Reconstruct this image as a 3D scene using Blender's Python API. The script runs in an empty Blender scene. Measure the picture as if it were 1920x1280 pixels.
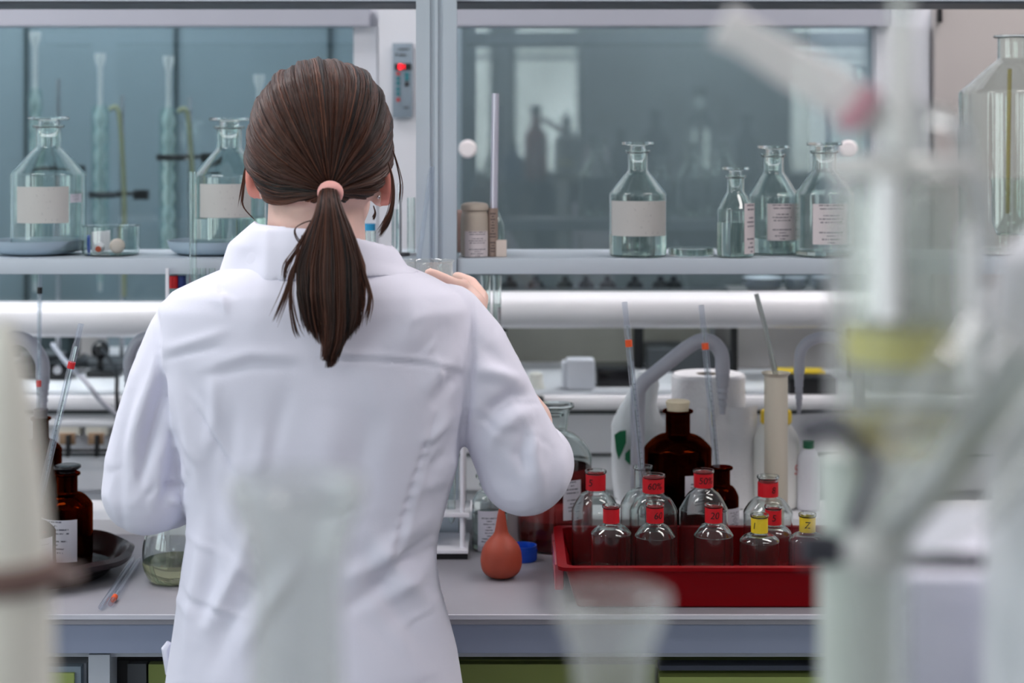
import bpy, math, random
import numpy as np
from mathutils import Vector, Matrix, noise
random.seed(7); rng = np.random.default_rng(7)
SC = bpy.context.scene; COL = SC.collection
PI = math.pi
# ------------------------------------------------------------------ camera
CAMZ = 1.505; F = 3200.0                       # focal length in pixels of a 1920 wide frame
cam = bpy.data.cameras.new('camera'); co = bpy.data.objects.new('camera', cam); COL.objects.link(co)
co.location = (0, 0, CAMZ); co.rotation_euler = (PI/2, 0, 0)
cam.lens = 60.0; cam.sensor_width = 36.0; cam.shift_y = -390/1920.0; cam.clip_start = 0.02; cam.clip_end = 200
cam.dof.use_dof = True; cam.dof.focus_distance = 2.12; cam.dof.aperture_fstop = 3.6
SC.camera = co
SC.view_settings.view_transform = 'Standard'; SC.view_settings.look = 'None'
SC.view_settings.exposure = -0.10; SC.view_settings.gamma = 1.0; SC.view_settings.use_curve_mapping = False
cy = SC.cycles
cy.use_denoising = True; cy.max_bounces = 14; cy.transmission_bounces = 12; cy.glossy_bounces = 6
cy.diffuse_bounces = 4; cy.transparent_max_bounces = 24; cy.sample_clamp_indirect = 6.0
cy.caustics_reflective = False; cy.caustics_refractive = True; cy.blur_glossy = 0.5
# ------------------------------------------------------------------ world: overcast daylight over trees
W = bpy.data.worlds.new('daylight'); SC.world = W; W.use_nodes = True
nt = W.node_tree; nt.nodes.clear()
def N(t, **k):
    n = nt.nodes.new(t)
    for a, b in k.items(): setattr(n, a, b)
    return n
tc = N('ShaderNodeTexCoord'); sx = N('ShaderNodeSeparateXYZ'); nz = N('ShaderNodeTexNoise'); nz.inputs['Scale'].default_value = 14; nz.inputs['Detail'].default_value = 6
rp = N('ShaderNodeValToRGB'); rp.color_ramp.elements[0].position = .35; rp.color_ramp.elements[0].color = (.56, .56, .53, 1); rp.color_ramp.elements[1].position = .62; rp.color_ramp.elements[1].color = (.95, .95, .94, 1)
mr = N('ShaderNodeMapRange'); mr.inputs[1].default_value = .10; mr.inputs[2].default_value = .32
mx = N('ShaderNodeMix', data_type='RGBA'); bg = N('ShaderNodeBackground'); ow = N('ShaderNodeOutputWorld')
nt.links.new(tc.outputs['Generated'], nz.inputs['Vector']); nt.links.new(tc.outputs['Generated'], sx.inputs[0]); nt.links.new(nz.outputs['Fac'], rp.inputs[0])
nt.links.new(sx.outputs['Z'], mr.inputs[0]); nt.links.new(mr.outputs[0], mx.inputs[0]); nt.links.new(rp.outputs[0], mx.inputs[6])
mx.inputs[7].default_value = (.85, .91, 1.0, 1)
nt.links.new(mx.outputs[2], bg.inputs[0]); bg.inputs[1].default_value = 7.3; nt.links.new(bg.outputs[0], ow.inputs[0])
# ------------------------------------------------------------------ daylight through the windows, ceiling lamps with an added row before the hoods
def area(name, loc, rot, sx_, sy_, power, color, portal=False, spread=PI):
    l = bpy.data.lights.new(name, 'AREA'); l.shape = 'RECTANGLE'; l.size = sx_; l.size_y = sy_; l.energy = power; l.color = color; l.spread = spread
    l.cycles.is_portal = portal
    o = bpy.data.objects.new(name, l); COL.objects.link(o); o.location = loc; o.rotation_euler = rot; return o
WIN_L = [(-3.0, -1.8), (-1.6, -.3), (-.1, 1.2)]           # y spans of the windows in the left wall
WIN_R = [(-.60, -.13), (.0, .50), (1.98, 2.58)]                          # x spans of the windows in the rear wall
XL, XR, YR, YF, ZC = -2.9, 3.6, -6.0, 4.0, 2.9
for a, b in WIN_L: area('window_daylight', (XL-.02, (a+b)/2, 1.75), (0, -PI/2, 0), 1.5, b-a, 1, (1, 1, 1), True)
for a, b in WIN_R: area('window_daylight', ((a+b)/2, YR-.02, 1.75), (PI/2, 0, 0), b-a, 1.1, 1, (1, 1, 1), True)
LAMPS = [(-1.3, -1.0), (1.3, -1.0), (-1.3, 1.6), (1.3, 1.6), (0, -3.6), (-1.3, 2.72), (1.3, 2.72)]  # last two are an unseen row added to brighten the hood fronts
for x, y in LAMPS: area('ceiling_lamp_light', (x, y, ZC-.07), (0, 0, 0), 1.2, .25, 26 if y > 2 else 14, (1.0, .965, .98) if x < .5 else (1.0, .92, .91))
# ------------------------------------------------------------------ mesh builder
class MB:
    def __init__(s): s.v = []; s.f = []
    def add(s, v, f):
        o = len(s.v); s.v += [tuple(map(float, p)) for p in v]; s.f += [tuple(i+o for i in q) for q in f]; return s
    def box(s, x0, x1, y0, y1, z0, z1, b=0):
        if b <= 0:
            v = [(x, y, z) for z in (z0, z1) for x, y in ((x0, y0), (x1, y0), (x1, y1), (x0, y1))]
            return s.add(v, [(3, 2, 1, 0), (4, 5, 6, 7), (0, 1, 5, 4), (1, 2, 6, 5), (2, 3, 7, 6), (3, 0, 4, 7)])
        import bmesh
        bm = bmesh.new(); bmesh.ops.create_cube(bm, size=1)
        for q in bm.verts: q.co = ((x0+x1)/2+q.co.x*(x1-x0), (y0+y1)/2+q.co.y*(y1-y0), (z0+z1)/2+q.co.z*(z1-z0))
        bmesh.ops.bevel(bm, geom=bm.edges[:], offset=b, segments=2, affect='EDGES', profile=.6)
        bm.verts.index_update()
        s.add([q.co[:] for q in bm.verts], [[q.index for q in f.verts] for f in bm.faces]); bm.free(); return s
    def rings(s, R, cap0=True, cap1=True, closed=False):
        n = len(R[0]); m = len(R); v = [p for r in R for p in r]; f = []
        for i in range(m if closed else m-1):
            a = i*n; b = ((i+1) % m)*n
            f += [(a+j, a+(j+1) % n, b+(j+1) % n, b+j) for j in range(n)]
        if not closed and cap0: f.append(tuple(range(n-1, -1, -1)))
        if not closed and cap1: f.append(tuple((m-1)*n+j for j in range(n)))
        return s.add(v, f)
    def lathe(s, prof, n=40, c=(0, 0, 0), M=None):
        v = []; f = []; idx = []
        for r, z in prof:
            if r < 1e-6: idx.append([len(v)]*n); v.append((0, 0, z))
            else: idx.append([len(v)+k for k in range(n)]); v += [(r*math.cos(2*PI*k/n), r*math.sin(2*PI*k/n), z) for k in range(n)]
        for a, b in zip(idx, idx[1:]):
            for k in range(n):
                q = [a[k], a[(k+1) % n], b[(k+1) % n], b[k]]; u = []
                for t in q:
                    if t not in u: u.append(t)
                if len(u) > 2: f.append(u)
        if M is not None: v = [tuple(M @ Vector(p)) for p in v]
        return s.add([(p[0]+c[0], p[1]+c[1], p[2]+c[2]) for p in v], f)
    def tube(s, path, r, n=12, caps=True, r2=None):
        P = [Vector(p) for p in path]; R = []; m = len(P)
        rr = r if hasattr(r, '__len__') else [r]*m
        up = None
        for i in range(m):
            t = (P[min(i+1, m-1)]-P[max(i-1, 0)])
            t = t.normalized() if t.length > 1e-9 else Vector((0, 0, 1))
            if up is None: up = Vector((1, 0, 0)) if abs(t.x) < .8 else Vector((0, 1, 0))
            u = (up - t*up.dot(t)).normalized(); w = t.cross(u); up = u
            R.append([tuple(P[i]+(u*math.cos(2*PI*k/n)+w*math.sin(2*PI*k/n))*rr[i]) for k in range(n)])
        return s.rings(R, caps, caps)
    def cyl(s, c, r, h, n=32): return s.lathe([(0, 0), (r, 0), (r, h), (0, h)], n, c)
    def capsule(s, a, b, ra, rb, n=16, flat=None):
        a = Vector(a); b = Vector(b); d = b-a; L = d.length; t = d.normalized() if L > 1e-6 else Vector((0, 0, 1))
        pr = [(ra*math.cos(x), -ra*math.sin(x)) for x in [PI/2*k/5 for k in range(5, -1, -1)]] + [(rb*math.cos(x), L+rb*math.sin(x)) for x in [PI/2*k/5 for k in range(0, 6)]]
        pr = [(0 if q < 1e-5 else q, z) for q, z in pr]
        M = Matrix.Translation(a) @ t.to_track_quat('Z', 'Y').to_matrix().to_4x4()
        if flat: M = M @ Matrix.Diagonal((flat[0], flat[1], 1, 1))
        return s.lathe(pr, n, M=M)
    def ell(s, c, r, n=24, R=None):
        pr = [(math.cos(x), math.sin(x)) for x in np.linspace(-PI/2, PI/2, n//2+1)]
        pr = [(0 if q < 1e-5 else q, z) for q, z in pr]
        M = Matrix.Translation(c) @ (R or Matrix.Identity(4)) @ Matrix.Diagonal((r[0], r[1], r[2], 1))
        return s.lathe(pr, n, M=M)
    def data(s, name, smooth=True, ang=35):
        me = bpy.data.meshes.new(name); me.from_pydata(s.v, [], s.f); me.update()
        if smooth: me.shade_smooth(); me.set_sharp_from_angle(angle=math.radians(ang))
        return me
def link(name, me, mat, parent=None):
    o = bpy.data.objects.new(name, me); COL.objects.link(o)
    if mat is not None: me.materials.clear(); me.materials.append(mat)
    if parent is not None: o.parent = parent
    return o
def base_of(o):
    p = Vector((0, 0, 0))
    while o is not None: p += o.location; o = o.parent
    return p
def part(name, mb, mat, parent, local=False, smooth=True, ang=35, label=None):
    """world coordinates unless local"""
    if not local and parent is not None:
        b = base_of(parent); mb.v = [(x-b.x, y-b.y, z-b.z) for x, y, z in mb.v]
    o = link(name, mb.data(name, smooth, ang), mat, parent)
    if label: o['label'] = label
    return o
def thing(name, label, cat, loc=(0, 0, 0), group=None):
    o = bpy.data.objects.new(name, None); COL.objects.link(o); o.location = loc; o.empty_display_size = .05
    o['label'] = label; o['category'] = cat
    if group: o['group'] = group
    return o
def solo(name, label, cat, mb, mat, loc=(0, 0, 0), group=None, smooth=True, ang=35):
    mb.v = [(x-loc[0], y-loc[1], z-loc[2]) for x, y, z in mb.v]
    o = link(name, mb.data(name, smooth, ang), mat); o.location = loc; o['label'] = label; o['category'] = cat
    if group: o['group'] = group
    return o
def struct(name, mb, mat, label=None, parent=None, smooth=False):
    o = link(name, mb.data(name, smooth), mat, parent)
    if parent is None: o['kind'] = 'structure'; o['label'] = label or name; o['category'] = name.split('_')[0]
    return o
def X(px, D): return (px-960)*D/F
def Z(py, D): return CAMZ-(py-250)*D/F
def P(px, py, D): return Vector((X(px, D), D, Z(py, D)))
def chaikin(p, k=2):
    for _ in range(k):
        q = [p[0]]
        for a, b in zip(p, p[1:]):
            q += [(a[0]*.75+b[0]*.25, a[1]*.75+b[1]*.25), (a[0]*.25+b[0]*.75, a[1]*.25+b[1]*.75)]
        q.append(p[-1]); p = q
    return p
def spline(pts, n=8):
    """Catmull-Rom through the points"""
    P_ = [Vector(p) for p in pts]; P_ = [P_[0]*2-P_[1]]+P_+[P_[-1]*2-P_[-2]]; out = []
    for i in range(1, len(P_)-2):
        for k in range(n):
            t = k/n; a, b, c, d = P_[i-1:i+3]
            out.append(.5*((2*b)+(c-a)*t+(2*a-5*b+4*c-d)*t*t+(3*b-a-3*c+d)*t**3))
    out.append(P_[-2]); return out
def shell(outer, t, tb=None):
    """outer profile from the bottom centre to the lip -> closed wall profile of thickness t"""
    tb = tb or t*1.6; inner = []
    n = len(outer)
    for i in range(n-1, -1, -1):
        a = outer[max(i-1, 0)]; b = outer[min(i+1, n-1)]; dx, dz = b[0]-a[0], b[1]-a[1]; L = math.hypot(dx, dz) or 1
        nx, nz_ = dz/L, -dx/L
        r = max(outer[i][0]-nx*t, 0); z = outer[i][1]-nz_*t
        z = max(z, outer[0][1]+tb); inner.append((r, z))
    inner[0] = (outer[-1][0]-t, outer[-1][1])
    if inner[-1][0] > 1e-6: inner.append((0, inner[-1][1]))
    inner[-1] = (0, inner[-1][1]); return outer+inner
def inner_fill(outer, t, z0, z1):
    """liquid body filling the inside of a wall profile from z0 to z1"""
    pts = [(max(r-t, 0), z) for r, z in outer if z0 < z < z1 and r > t]
    if not pts: return [(0, z0), (outer[1][0]-t, z0), (outer[1][0]-t, z1), (0, z1)]
    def rad(z):
        for a, b in zip(outer, outer[1:]):
            if min(a[1], b[1]) <= z <= max(a[1], b[1]) and abs(a[1]-b[1]) > 1e-9 and max(a[0], b[0]) > t*2:
                return a[0]+(b[0]-a[0])*(z-a[1])/(b[1]-a[1])-t
        return pts[0][0]
    return [(0, z0), (min(rad(z0), pts[0][0]), z0)]+pts+[(rad(z1), z1), (0, z1)]
# ------------------------------------------------------------------ materials
MAT = {}
def srgb(c): return tuple(((x/255)/12.92 if x/255 <= .04045 else ((x/255+.055)/1.055)**2.4) for x in c)
def mat(name, rgb=(200, 200, 200), rough=.5, metal=0, trans=0, ior=1.45, spec=.5, alpha=1, noise_=0, nscale=8, bump=0, bscale=60, emit=None, sss=0, stretch=(1, 1, 1), coat=0, sheen=0):
    m = bpy.data.materials.new(name); m.use_nodes = True; t = m.node_tree; b = t.nodes['Principled BSDF']
    c = srgb(rgb)+(1,)
    b.inputs['Base Color'].default_value = c; b.inputs['Roughness'].default_value = rough; b.inputs['Metallic'].default_value = metal
    b.inputs['Transmission Weight'].default_value = trans; b.inputs['IOR'].default_value = ior; b.inputs['Specular IOR Level'].default_value = spec
    b.inputs['Coat Weight'].default_value = coat; b.inputs['Sheen Weight'].default_value = sheen
    if sss: b.inputs['Subsurface Weight'].default_value = sss; b.inputs['Subsurface Radius'].default_value = (.012, .005, .003); b.inputs['Subsurface Scale'].default_value = 1
    if emit: b.inputs['Emission Color'].default_value = srgb(emit[0])+(1,); b.inputs['Emission Strength'].default_value = emit[1]
    tcn = t.nodes.new('ShaderNodeTexCoord'); mp = t.nodes.new('ShaderNodeMapping'); mp.inputs['Scale'].default_value = stretch
    t.links.new(tcn.outputs['Object'], mp.inputs[0])
    if noise_:
        n = t.nodes.new('ShaderNodeTexNoise'); n.inputs['Scale'].default_value = nscale; n.inputs['Detail'].default_value = 5
        r = t.nodes.new('ShaderNodeMapRange'); r.inputs[1].default_value = .3; r.inputs[2].default_value = .7; r.inputs[3].default_value = 1-noise_; r.inputs[4].default_value = 1+noise_*.5
        x = t.nodes.new('ShaderNodeMix'); x.data_type = 'RGBA'; x.blend_type = 'MULTIPLY'; x.inputs[0].default_value = 1; x.inputs[6].default_value = c
        t.links.new(mp.outputs[0], n.inputs['Vector']); t.links.new(n.outputs['Fac'], r.inputs[0]); t.links.new(r.outputs[0], x.inputs[7]); t.links.new(x.outputs[2], b.inputs['Base Color'])
    if bump:
        n2 = t.nodes.new('ShaderNodeTexNoise'); n2.inputs['Scale'].default_value = bscale; n2.inputs['Detail'].default_value = 4
        bp = t.nodes.new('ShaderNodeBump'); bp.inputs['Strength'].default_value = bump; bp.inputs['Distance'].default_value = .002
        t.links.new(mp.outputs[0], n2.inputs['Vector']); t.links.new(n2.outputs['Fac'], bp.inputs['Height']); t.links.new(bp.outputs[0], b.inputs['Normal'])
    MAT[name] = m; return m
def glassmat(name, rgb=(250, 253, 252), ior=1.47, rough=0.0):
    m = bpy.data.materials.new(name); m.use_nodes = True; t = m.node_tree; t.nodes.clear()
    g = t.nodes.new('ShaderNodeBsdfGlass'); g.inputs['Color'].default_value = srgb(rgb)+(1,); g.inputs['IOR'].default_value = ior; g.inputs['Roughness'].default_value = rough
    o = t.nodes.new('ShaderNodeOutputMaterial'); t.links.new(g.outputs[0], o.inputs[0]); MAT[name] = m; return m
def thinmat(name, rgb=(235, 245, 245), ior=1.5, gl=1.0):
    """thin pane or wall: fresnel reflection over straight transmission"""
    m = bpy.data.materials.new(name); m.use_nodes = True; t = m.node_tree; t.nodes.clear()
    tr = t.nodes.new('ShaderNodeBsdfTransparent'); tr.inputs[0].default_value = srgb(rgb)+(1,)
    gs = t.nodes.new('ShaderNodeBsdfGlossy'); gs.inputs['Roughness'].default_value = .01; gs.inputs[0].default_value = (gl, gl, gl, 1)
    fr = t.nodes.new('ShaderNodeFresnel'); x = t.nodes.new('ShaderNodeMixShader')
    ge = t.nodes.new('ShaderNodeNewGeometry'); ma = t.nodes.new('ShaderNodeMath'); ma.operation = 'MULTIPLY_ADD'; ma.inputs[1].default_value = 1/ior-ior; ma.inputs[2].default_value = ior
    t.links.new(ge.outputs['Backfacing'], ma.inputs[0]); t.links.new(ma.outputs[0], fr.inputs[0])      # same fresnel on both faces of a thin wall
    o = t.nodes.new('ShaderNodeOutputMaterial'); t.links.new(fr.outputs[0], x.inputs[0]); t.links.new(tr.outputs[0], x.inputs[1]); t.links.new(gs.outputs[0], x.inputs[2]); t.links.new(x.outputs[0], o.inputs[0]); MAT[name] = m; return m
def filmmat(name, rgb=(246, 248, 247), film=.25, frgb=(242, 241, 240)):
    """thin glass wall carrying a whitish film that scatters part of the light"""
    m = thinmat(name, rgb); t = m.node_tree; o = [n for n in t.nodes if n.type == 'OUTPUT_MATERIAL'][0]; src = o.inputs[0].links[0].from_socket
    d = t.nodes.new('ShaderNodeBsdfDiffuse'); d.inputs[0].default_value = srgb(frgb)+(1,); q = t.nodes.new('ShaderNodeBsdfTranslucent'); q.inputs[0].default_value = srgb(frgb)+(1,)
    a = t.nodes.new('ShaderNodeMixShader'); a.inputs[0].default_value = .4; t.links.new(d.outputs[0], a.inputs[1]); t.links.new(q.outputs[0], a.inputs[2])
    b = t.nodes.new('ShaderNodeMixShader'); b.inputs[0].default_value = film; t.links.new(src, b.inputs[1]); t.links.new(a.outputs[0], b.inputs[2]); t.links.new(b.outputs[0], o.inputs[0]); return m
def labelmat(name, paper=(205, 205, 215), ink=(70, 72, 90), rows=11, seed=0, fill=.5):
    """paper with rows of small print, in the mesh's own UV"""
    m = bpy.data.materials.new(name); m.use_nodes = True; t = m.node_tree; b = t.nodes['Principled BSDF']; b.inputs['Roughness'].default_value = .6
    L = t.links.new; nn = t.nodes.new
    uv = nn('ShaderNodeUVMap'); s = nn('ShaderNodeSeparateXYZ'); L(uv.outputs[0], s.inputs[0])
    def M(op, a, b_=None):
        q = nn('ShaderNodeMath'); q.operation = op
        for i, z in enumerate((a, b_)):
            if z is None: continue
            if isinstance(z, (int, float)): q.inputs[i].default_value = z
            else: L(z, q.inputs[i])
        return q.outputs[0]
    row = M('MULTIPLY', s.outputs['Y'], rows); fr = M('FRACT', row); fl = M('FLOOR', row)
    line = M('MULTIPLY', M('GREATER_THAN', fr, .35), M('LESS_THAN', fr, .72))
    wn = nn('ShaderNodeTexWhiteNoise'); wn.noise_dimensions = '2D'; cb = nn('ShaderNodeCombineXYZ')
    L(M('ADD', fl, seed), cb.inputs[0]); L(cb.outputs[0], wn.inputs['Vector'])
    left = M('MULTIPLY', wn.outputs['Value'], .35)
    inside = M('MULTIPLY', M('GREATER_THAN', s.outputs['X'], M('ADD', left, .06)), M('LESS_THAN', s.outputs['X'], M('SUBTRACT', .95, left)))
    nz_ = nn('ShaderNodeTexNoise'); nz_.inputs['Scale'].default_value = 1; mp = nn('ShaderNodeMapping'); mp.inputs['Scale'].default_value = (46, rows, 1); L(uv.outputs[0], mp.inputs[0]); L(mp.outputs[0], nz_.inputs['Vector'])
    ch = M('GREATER_THAN', nz_.outputs['Fac'], 1-fill-.06)
    on = M('GREATER_THAN', wn.outputs['Value'], .28)
    fac = M('MULTIPLY', M('MULTIPLY', line, inside), M('MULTIPLY', ch, on))
    x = nn('ShaderNodeMix'); x.data_type = 'RGBA'; L(fac, x.inputs[0]); x.inputs[6].default_value = srgb(paper)+(1,); x.inputs[7].default_value = srgb(ink)+(1,); L(x.outputs[2], b.inputs['Base Color'])
    MAT[name] = m; return m
glassmat('clear_glass'); hz_ = glassmat('hazy_glass')
_t = hz_.node_tree; _d = _t.nodes.new('ShaderNodeBsdfDiffuse'); _d.inputs[0].default_value = (.85, .85, .87, 1); _m = _t.nodes.new('ShaderNodeMixShader'); _m.inputs[0].default_value = .006
_g = [n for n in _t.nodes if n.type == 'BSDF_GLASS'][0]; _o = [n for n in _t.nodes if n.type == 'OUTPUT_MATERIAL'][0]
_t.links.new(_g.outputs[0], _m.inputs[1]); _t.links.new(_d.outputs[0], _m.inputs[2]); _t.links.new(_m.outputs[0], _o.inputs[0])
glassmat('amber_glass', (150, 62, 18)); glassmat('dark_amber', (140, 56, 22)); glassmat('blurry_glass', (245, 250, 248), 1.47)
glassmat('greenish_liquid', (228, 225, 205), 1.33); glassmat('pink_liquid', (180, 110, 110), 1.33); glassmat('water', (243, 247, 245), 1.33); glassmat('yellow_liquid', (242, 230, 165), 1.35)
glassmat('frosted_glass', (225, 228, 226), 1.45, .35)
thinmat('sash_glass', (234, 241, 242), 1.52)
thinmat('thin_glass', (244, 250, 249), 1.5); filmmat('film_glass', film=.11); filmmat('milky_glass', film=.55); filmmat('pipette_glass', (240, 243, 247), .10, (206, 213, 230)); filmmat('dusty_glass', (246, 250, 250), .07)
thinmat('window_pane', (244, 250, 250), 1.5)
mat('white_enamel', (238, 238, 242), .28, noise_=.04, nscale=3)
mat('fascia_white', (240, 240, 246), .4, noise_=.04, nscale=2); mat('hood_white', (212, 214, 221), .38, noise_=.05, nscale=2)
mat('hood_header', (168, 170, 181), .45, noise_=.04, nscale=2)
mat('hood_interior', (120, 133, 140), .5, noise_=.08, nscale=2)
mat('hood_interior_dark', (134, 139, 141), .5, noise_=.12, nscale=3)
mat('hood_beige', (176, 170, 168), .45, noise_=.05, nscale=2)
mat('dark_seam', (48, 62, 66), .6); mat('hood_counter', (150, 155, 158), .4, noise_=.1, nscale=6)
mat('black', (22, 23, 26), .45); mat('black_gloss', (16, 16, 20), .2, bump=.1); mat('dark_grey', (70, 74, 78), .5)
mat('aluminium', (186, 197, 207), .42, metal=.35, noise_=.04, nscale=3, stretch=(8, 8, .3))
mat('shelf_blue_grey', (190, 200, 210), .35, noise_=.05, nscale=2)
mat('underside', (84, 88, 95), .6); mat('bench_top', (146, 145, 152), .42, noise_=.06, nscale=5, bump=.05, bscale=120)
mat('bench_apron', (130, 139, 160), .5, noise_=.06, nscale=3); mat('bench_edge', (196, 196, 205), .35)
mat('leg_grey', (170, 176, 184), .4); mat('green_panel', (150, 165, 92), .5, noise_=.06, nscale=4); mat('olive_panel', (118, 130, 66), .5)
mat('wall_paint', (214, 214, 216), .8, noise_=.05, nscale=1.5); mat('ceiling_paint', (226, 226, 226), .9); mat('floor_vinyl', (120, 124, 128), .4, noise_=.2, nscale=6)
mat('frame_grey', (110, 116, 120), .5); mat('coat_cloth', (226, 226, 241), .78, bump=.12, bscale=900, sheen=.15, noise_=.02, nscale=6)
mat('skin', (226, 190, 178), .5, sss=.12, noise_=.08, nscale=30, bump=.05, bscale=300); mat('ear_skin', (216, 142, 128), .5, sss=.2)
mat('trousers', (40, 44, 58), .8); mat('shoe_white', (225, 225, 225), .5)
mat('pink_elastic', (228, 168, 162), .7, bump=.3, bscale=400); mat('steel', (190, 190, 195), .25, metal=1)
mat('rubber_orange', (160, 68, 48), .55, noise_=.12, nscale=40, bump=.08, bscale=200); mat('blue_plastic', (20, 70, 180), .35)
mat('tray_red', (124, 0, 10), .35, noise_=.05, nscale=5, spec=.15); mat('tape_red', (208, 18, 34), .5); mat('tape_yellow', (228, 200, 40), .5)
mat('ink', (18, 14, 18), .6); mat('cork_beige', (206, 196, 170), .7, noise_=.08, nscale=60); mat('stopper_grey', (96, 94, 100), .6)
mat('grey_plastic', (166, 168, 178), .4); mat('tap_grey', (172, 174, 184), .33); mat('paper_towel', (224, 224, 226), .9, bump=.6, bscale=160)
mat('card_core', (150, 140, 128), .8); mat('bag_white', (222, 226, 228), .55, bump=.3, bscale=50); mat('green_print', (16, 110, 70), .5)
mat('yellow_plastic', (236, 200, 40), .4); mat('hdpe', (226, 226, 222), .45); mat('tube_beige', (205, 198, 182), .5, noise_=.06, nscale=10, stretch=(1, 1, .1))
mat('orange_mark', (225, 88, 40), .5); mat('red_mark', (196, 30, 36), .5); mat('socket_cream', (226, 222, 210), .4); mat('socket_brown', (150, 122, 96), .5)
mat('dish_blue', (166, 184, 198), .5, noise_=.05, nscale=20); mat('dark_bowl', (34, 18, 18), .22); mat('beige_jar', (190, 178, 164), .5, noise_=.05, nscale=30)
mat('pink_beige', (216, 200, 190), .6); mat('hose_olive', (150, 150, 118), .5); mat('panel_grey', (128, 142, 154), .45); mat('red_led', (255, 30, 40), .4, emit=((255, 20, 40), 2.2))
mat('teal_button', (30, 110, 120), .5); mat('red_button', (170, 60, 60), .5); mat('white_plastic', (228, 229, 236), .45); mat('cream_plastic', (236, 234, 224), .5)
mat('brown_rubber', (120, 96, 90), .6); mat('lamp_diffuser', (240, 240, 240), .5, emit=((255, 250, 248), 3.0)); mat('navy', (30, 50, 110), .5); mat('white_knob', (232, 226, 228), .4)
mat('pink_clip', (206, 150, 164), .5); mat('clamp_grey', (62, 62, 72), .5); mat('screen_green', (190, 205, 150), .4); mat('red_liquid', (120, 20, 50), .3)
labelmat('label_print', seed=1); labelmat('label_print_b', rows=14, seed=5); labelmat('label_blank', (188, 187, 184), (160, 160, 160), 6, 9, .3); labelmat('label_warm', (216, 206, 208), (90, 80, 96), 12, 13)
labelmat('scale_print', (214, 216, 220), (40, 40, 60), 40, 3, .6)
def hairmat():
    m = bpy.data.materials.new('brown_hair'); m.use_nodes = True; t = m.node_tree; b = t.nodes['Principled BSDF']; b.inputs['Roughness'].default_value = .42
    at = t.nodes.new('ShaderNodeAttribute'); at.attribute_name = 'tone'; r = t.nodes.new('ShaderNodeValToRGB')
    r.color_ramp.elements[0].color = srgb((15, 8, 8))+(1,); r.color_ramp.elements[1].color = srgb((116, 72, 54))+(1,)
    t.links.new(at.outputs['Fac'], r.inputs[0]); t.links.new(r.outputs[0], b.inputs['Base Color']); b.inputs['Specular IOR Level'].default_value = .28; MAT['brown_hair'] = m
hairmat(); mat('hair_base', (38, 20, 18), .6)
# ================================================================== room shell
def wall_with_holes(axis, pos, th, lo, hi, z0, z1, holes, zb, zt):
    mb = MB(); cur = lo
    def b(a0, a1, q0, q1):
        if a1-a0 < 1e-4: return
        if axis == 'x': mb.box(pos-th, pos, a0, a1, q0, q1)
        else: mb.box(a0, a1, pos-th, pos, q0, q1)
    for a, c in holes: b(cur, a, z0, z1); b(a, c, z0, zb); b(a, c, zt, z1); cur = c
    b(cur, hi, z0, z1); return mb
struct('floor', MB().box(XL-.2, XR+.2, YR-.2, YF+.2, -.1, 0), MAT['floor_vinyl'], 'grey vinyl laboratory floor')
struct('ceiling', MB().box(XL-.2, XR+.2, YR-.2, YF+.2, ZC, ZC+.1), MAT['ceiling_paint'], 'white laboratory ceiling')
struct('wall_left', wall_with_holes('x', XL, .18, YR, YF, 0, ZC, WIN_L, 1.0, 2.5), MAT['wall_paint'], 'white painted wall with a row of windows')
struct('wall_rear', wall_with_holes('y', YR, .18, XL, XR, 0, ZC, WIN_R, 1.2, 2.3), MAT['wall_paint'], 'white painted wall behind the camera with narrow windows')
struct('wall_right', MB().box(XR, XR+.18, YR, YF, 0, ZC), MAT['wall_paint'], 'plain white painted side wall')
struct('wall_front', MB().box(XL, XR, YF, YF+.18, 0, ZC), MAT['wall_paint'], 'white wall behind the fume hoods')
nw = 0
for a, b in WIN_L:
    nw += 1; m = MB()
    for q in (a, b-.05): m.box(XL-.12, XL-.04, q, q+.05, 1.0, 2.5)
    for q in (1.0, 2.05, 2.45): m.box(XL-.12, XL-.04, a+.05, b-.05, q, q+.05)
    w = struct('window_%d' % nw, m, MAT['frame_grey'], 'grey framed window in the wall of windows')
    link('window_pane', MB().box(XL-.085, XL-.081, a+.05, b-.05, 1.05, 2.45).data('window_pane', False), MAT['window_pane'], w)
for a, b in WIN_R:
    nw += 1; m = MB()
    for q in (a, b-.03): m.box(q, q+.03, YR-.12, YR-.04, 1.2, 2.3)
    for q in (1.2, 2.04, 2.12, 2.27): m.box(a+.03, b-.03, YR-.12, YR-.04, q, q+.03)
    w = struct('window_%d' % nw, m, MAT['frame_grey'], 'grey framed narrow window in the wall behind the camera')
    link('window_pane', MB().box(a+.03, b-.03, YR-.085, YR-.081, 1.23, 2.27).data('window_pane', False), MAT['window_pane'], w)
for i, (x, y) in enumerate(LAMPS):
    t = thing('ceiling_light', ['ceiling lamp over the person by the windows'][0] if i == 2 else ['ceiling lamp over the rear bench near the windows', 'ceiling lamp over the rear bench away from the windows', '', 'ceiling lamp over the bench away from the windows', 'ceiling lamp near the wall behind the camera', 'added fill lamp directly before the hoods by the windows', 'added fill lamp directly before the hoods away from the windows'][i], 'ceiling light', (x, y, ZC))
    part('housing', MB().box(-.63, .63, -.155, .155, -.045, 0), MAT['white_enamel'], t, True, False)
    part('diffuser', MB().box(-.6, .6, -.125, .125, -.055, -.045), MAT['lamp_diffuser'], t, True, False)
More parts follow.
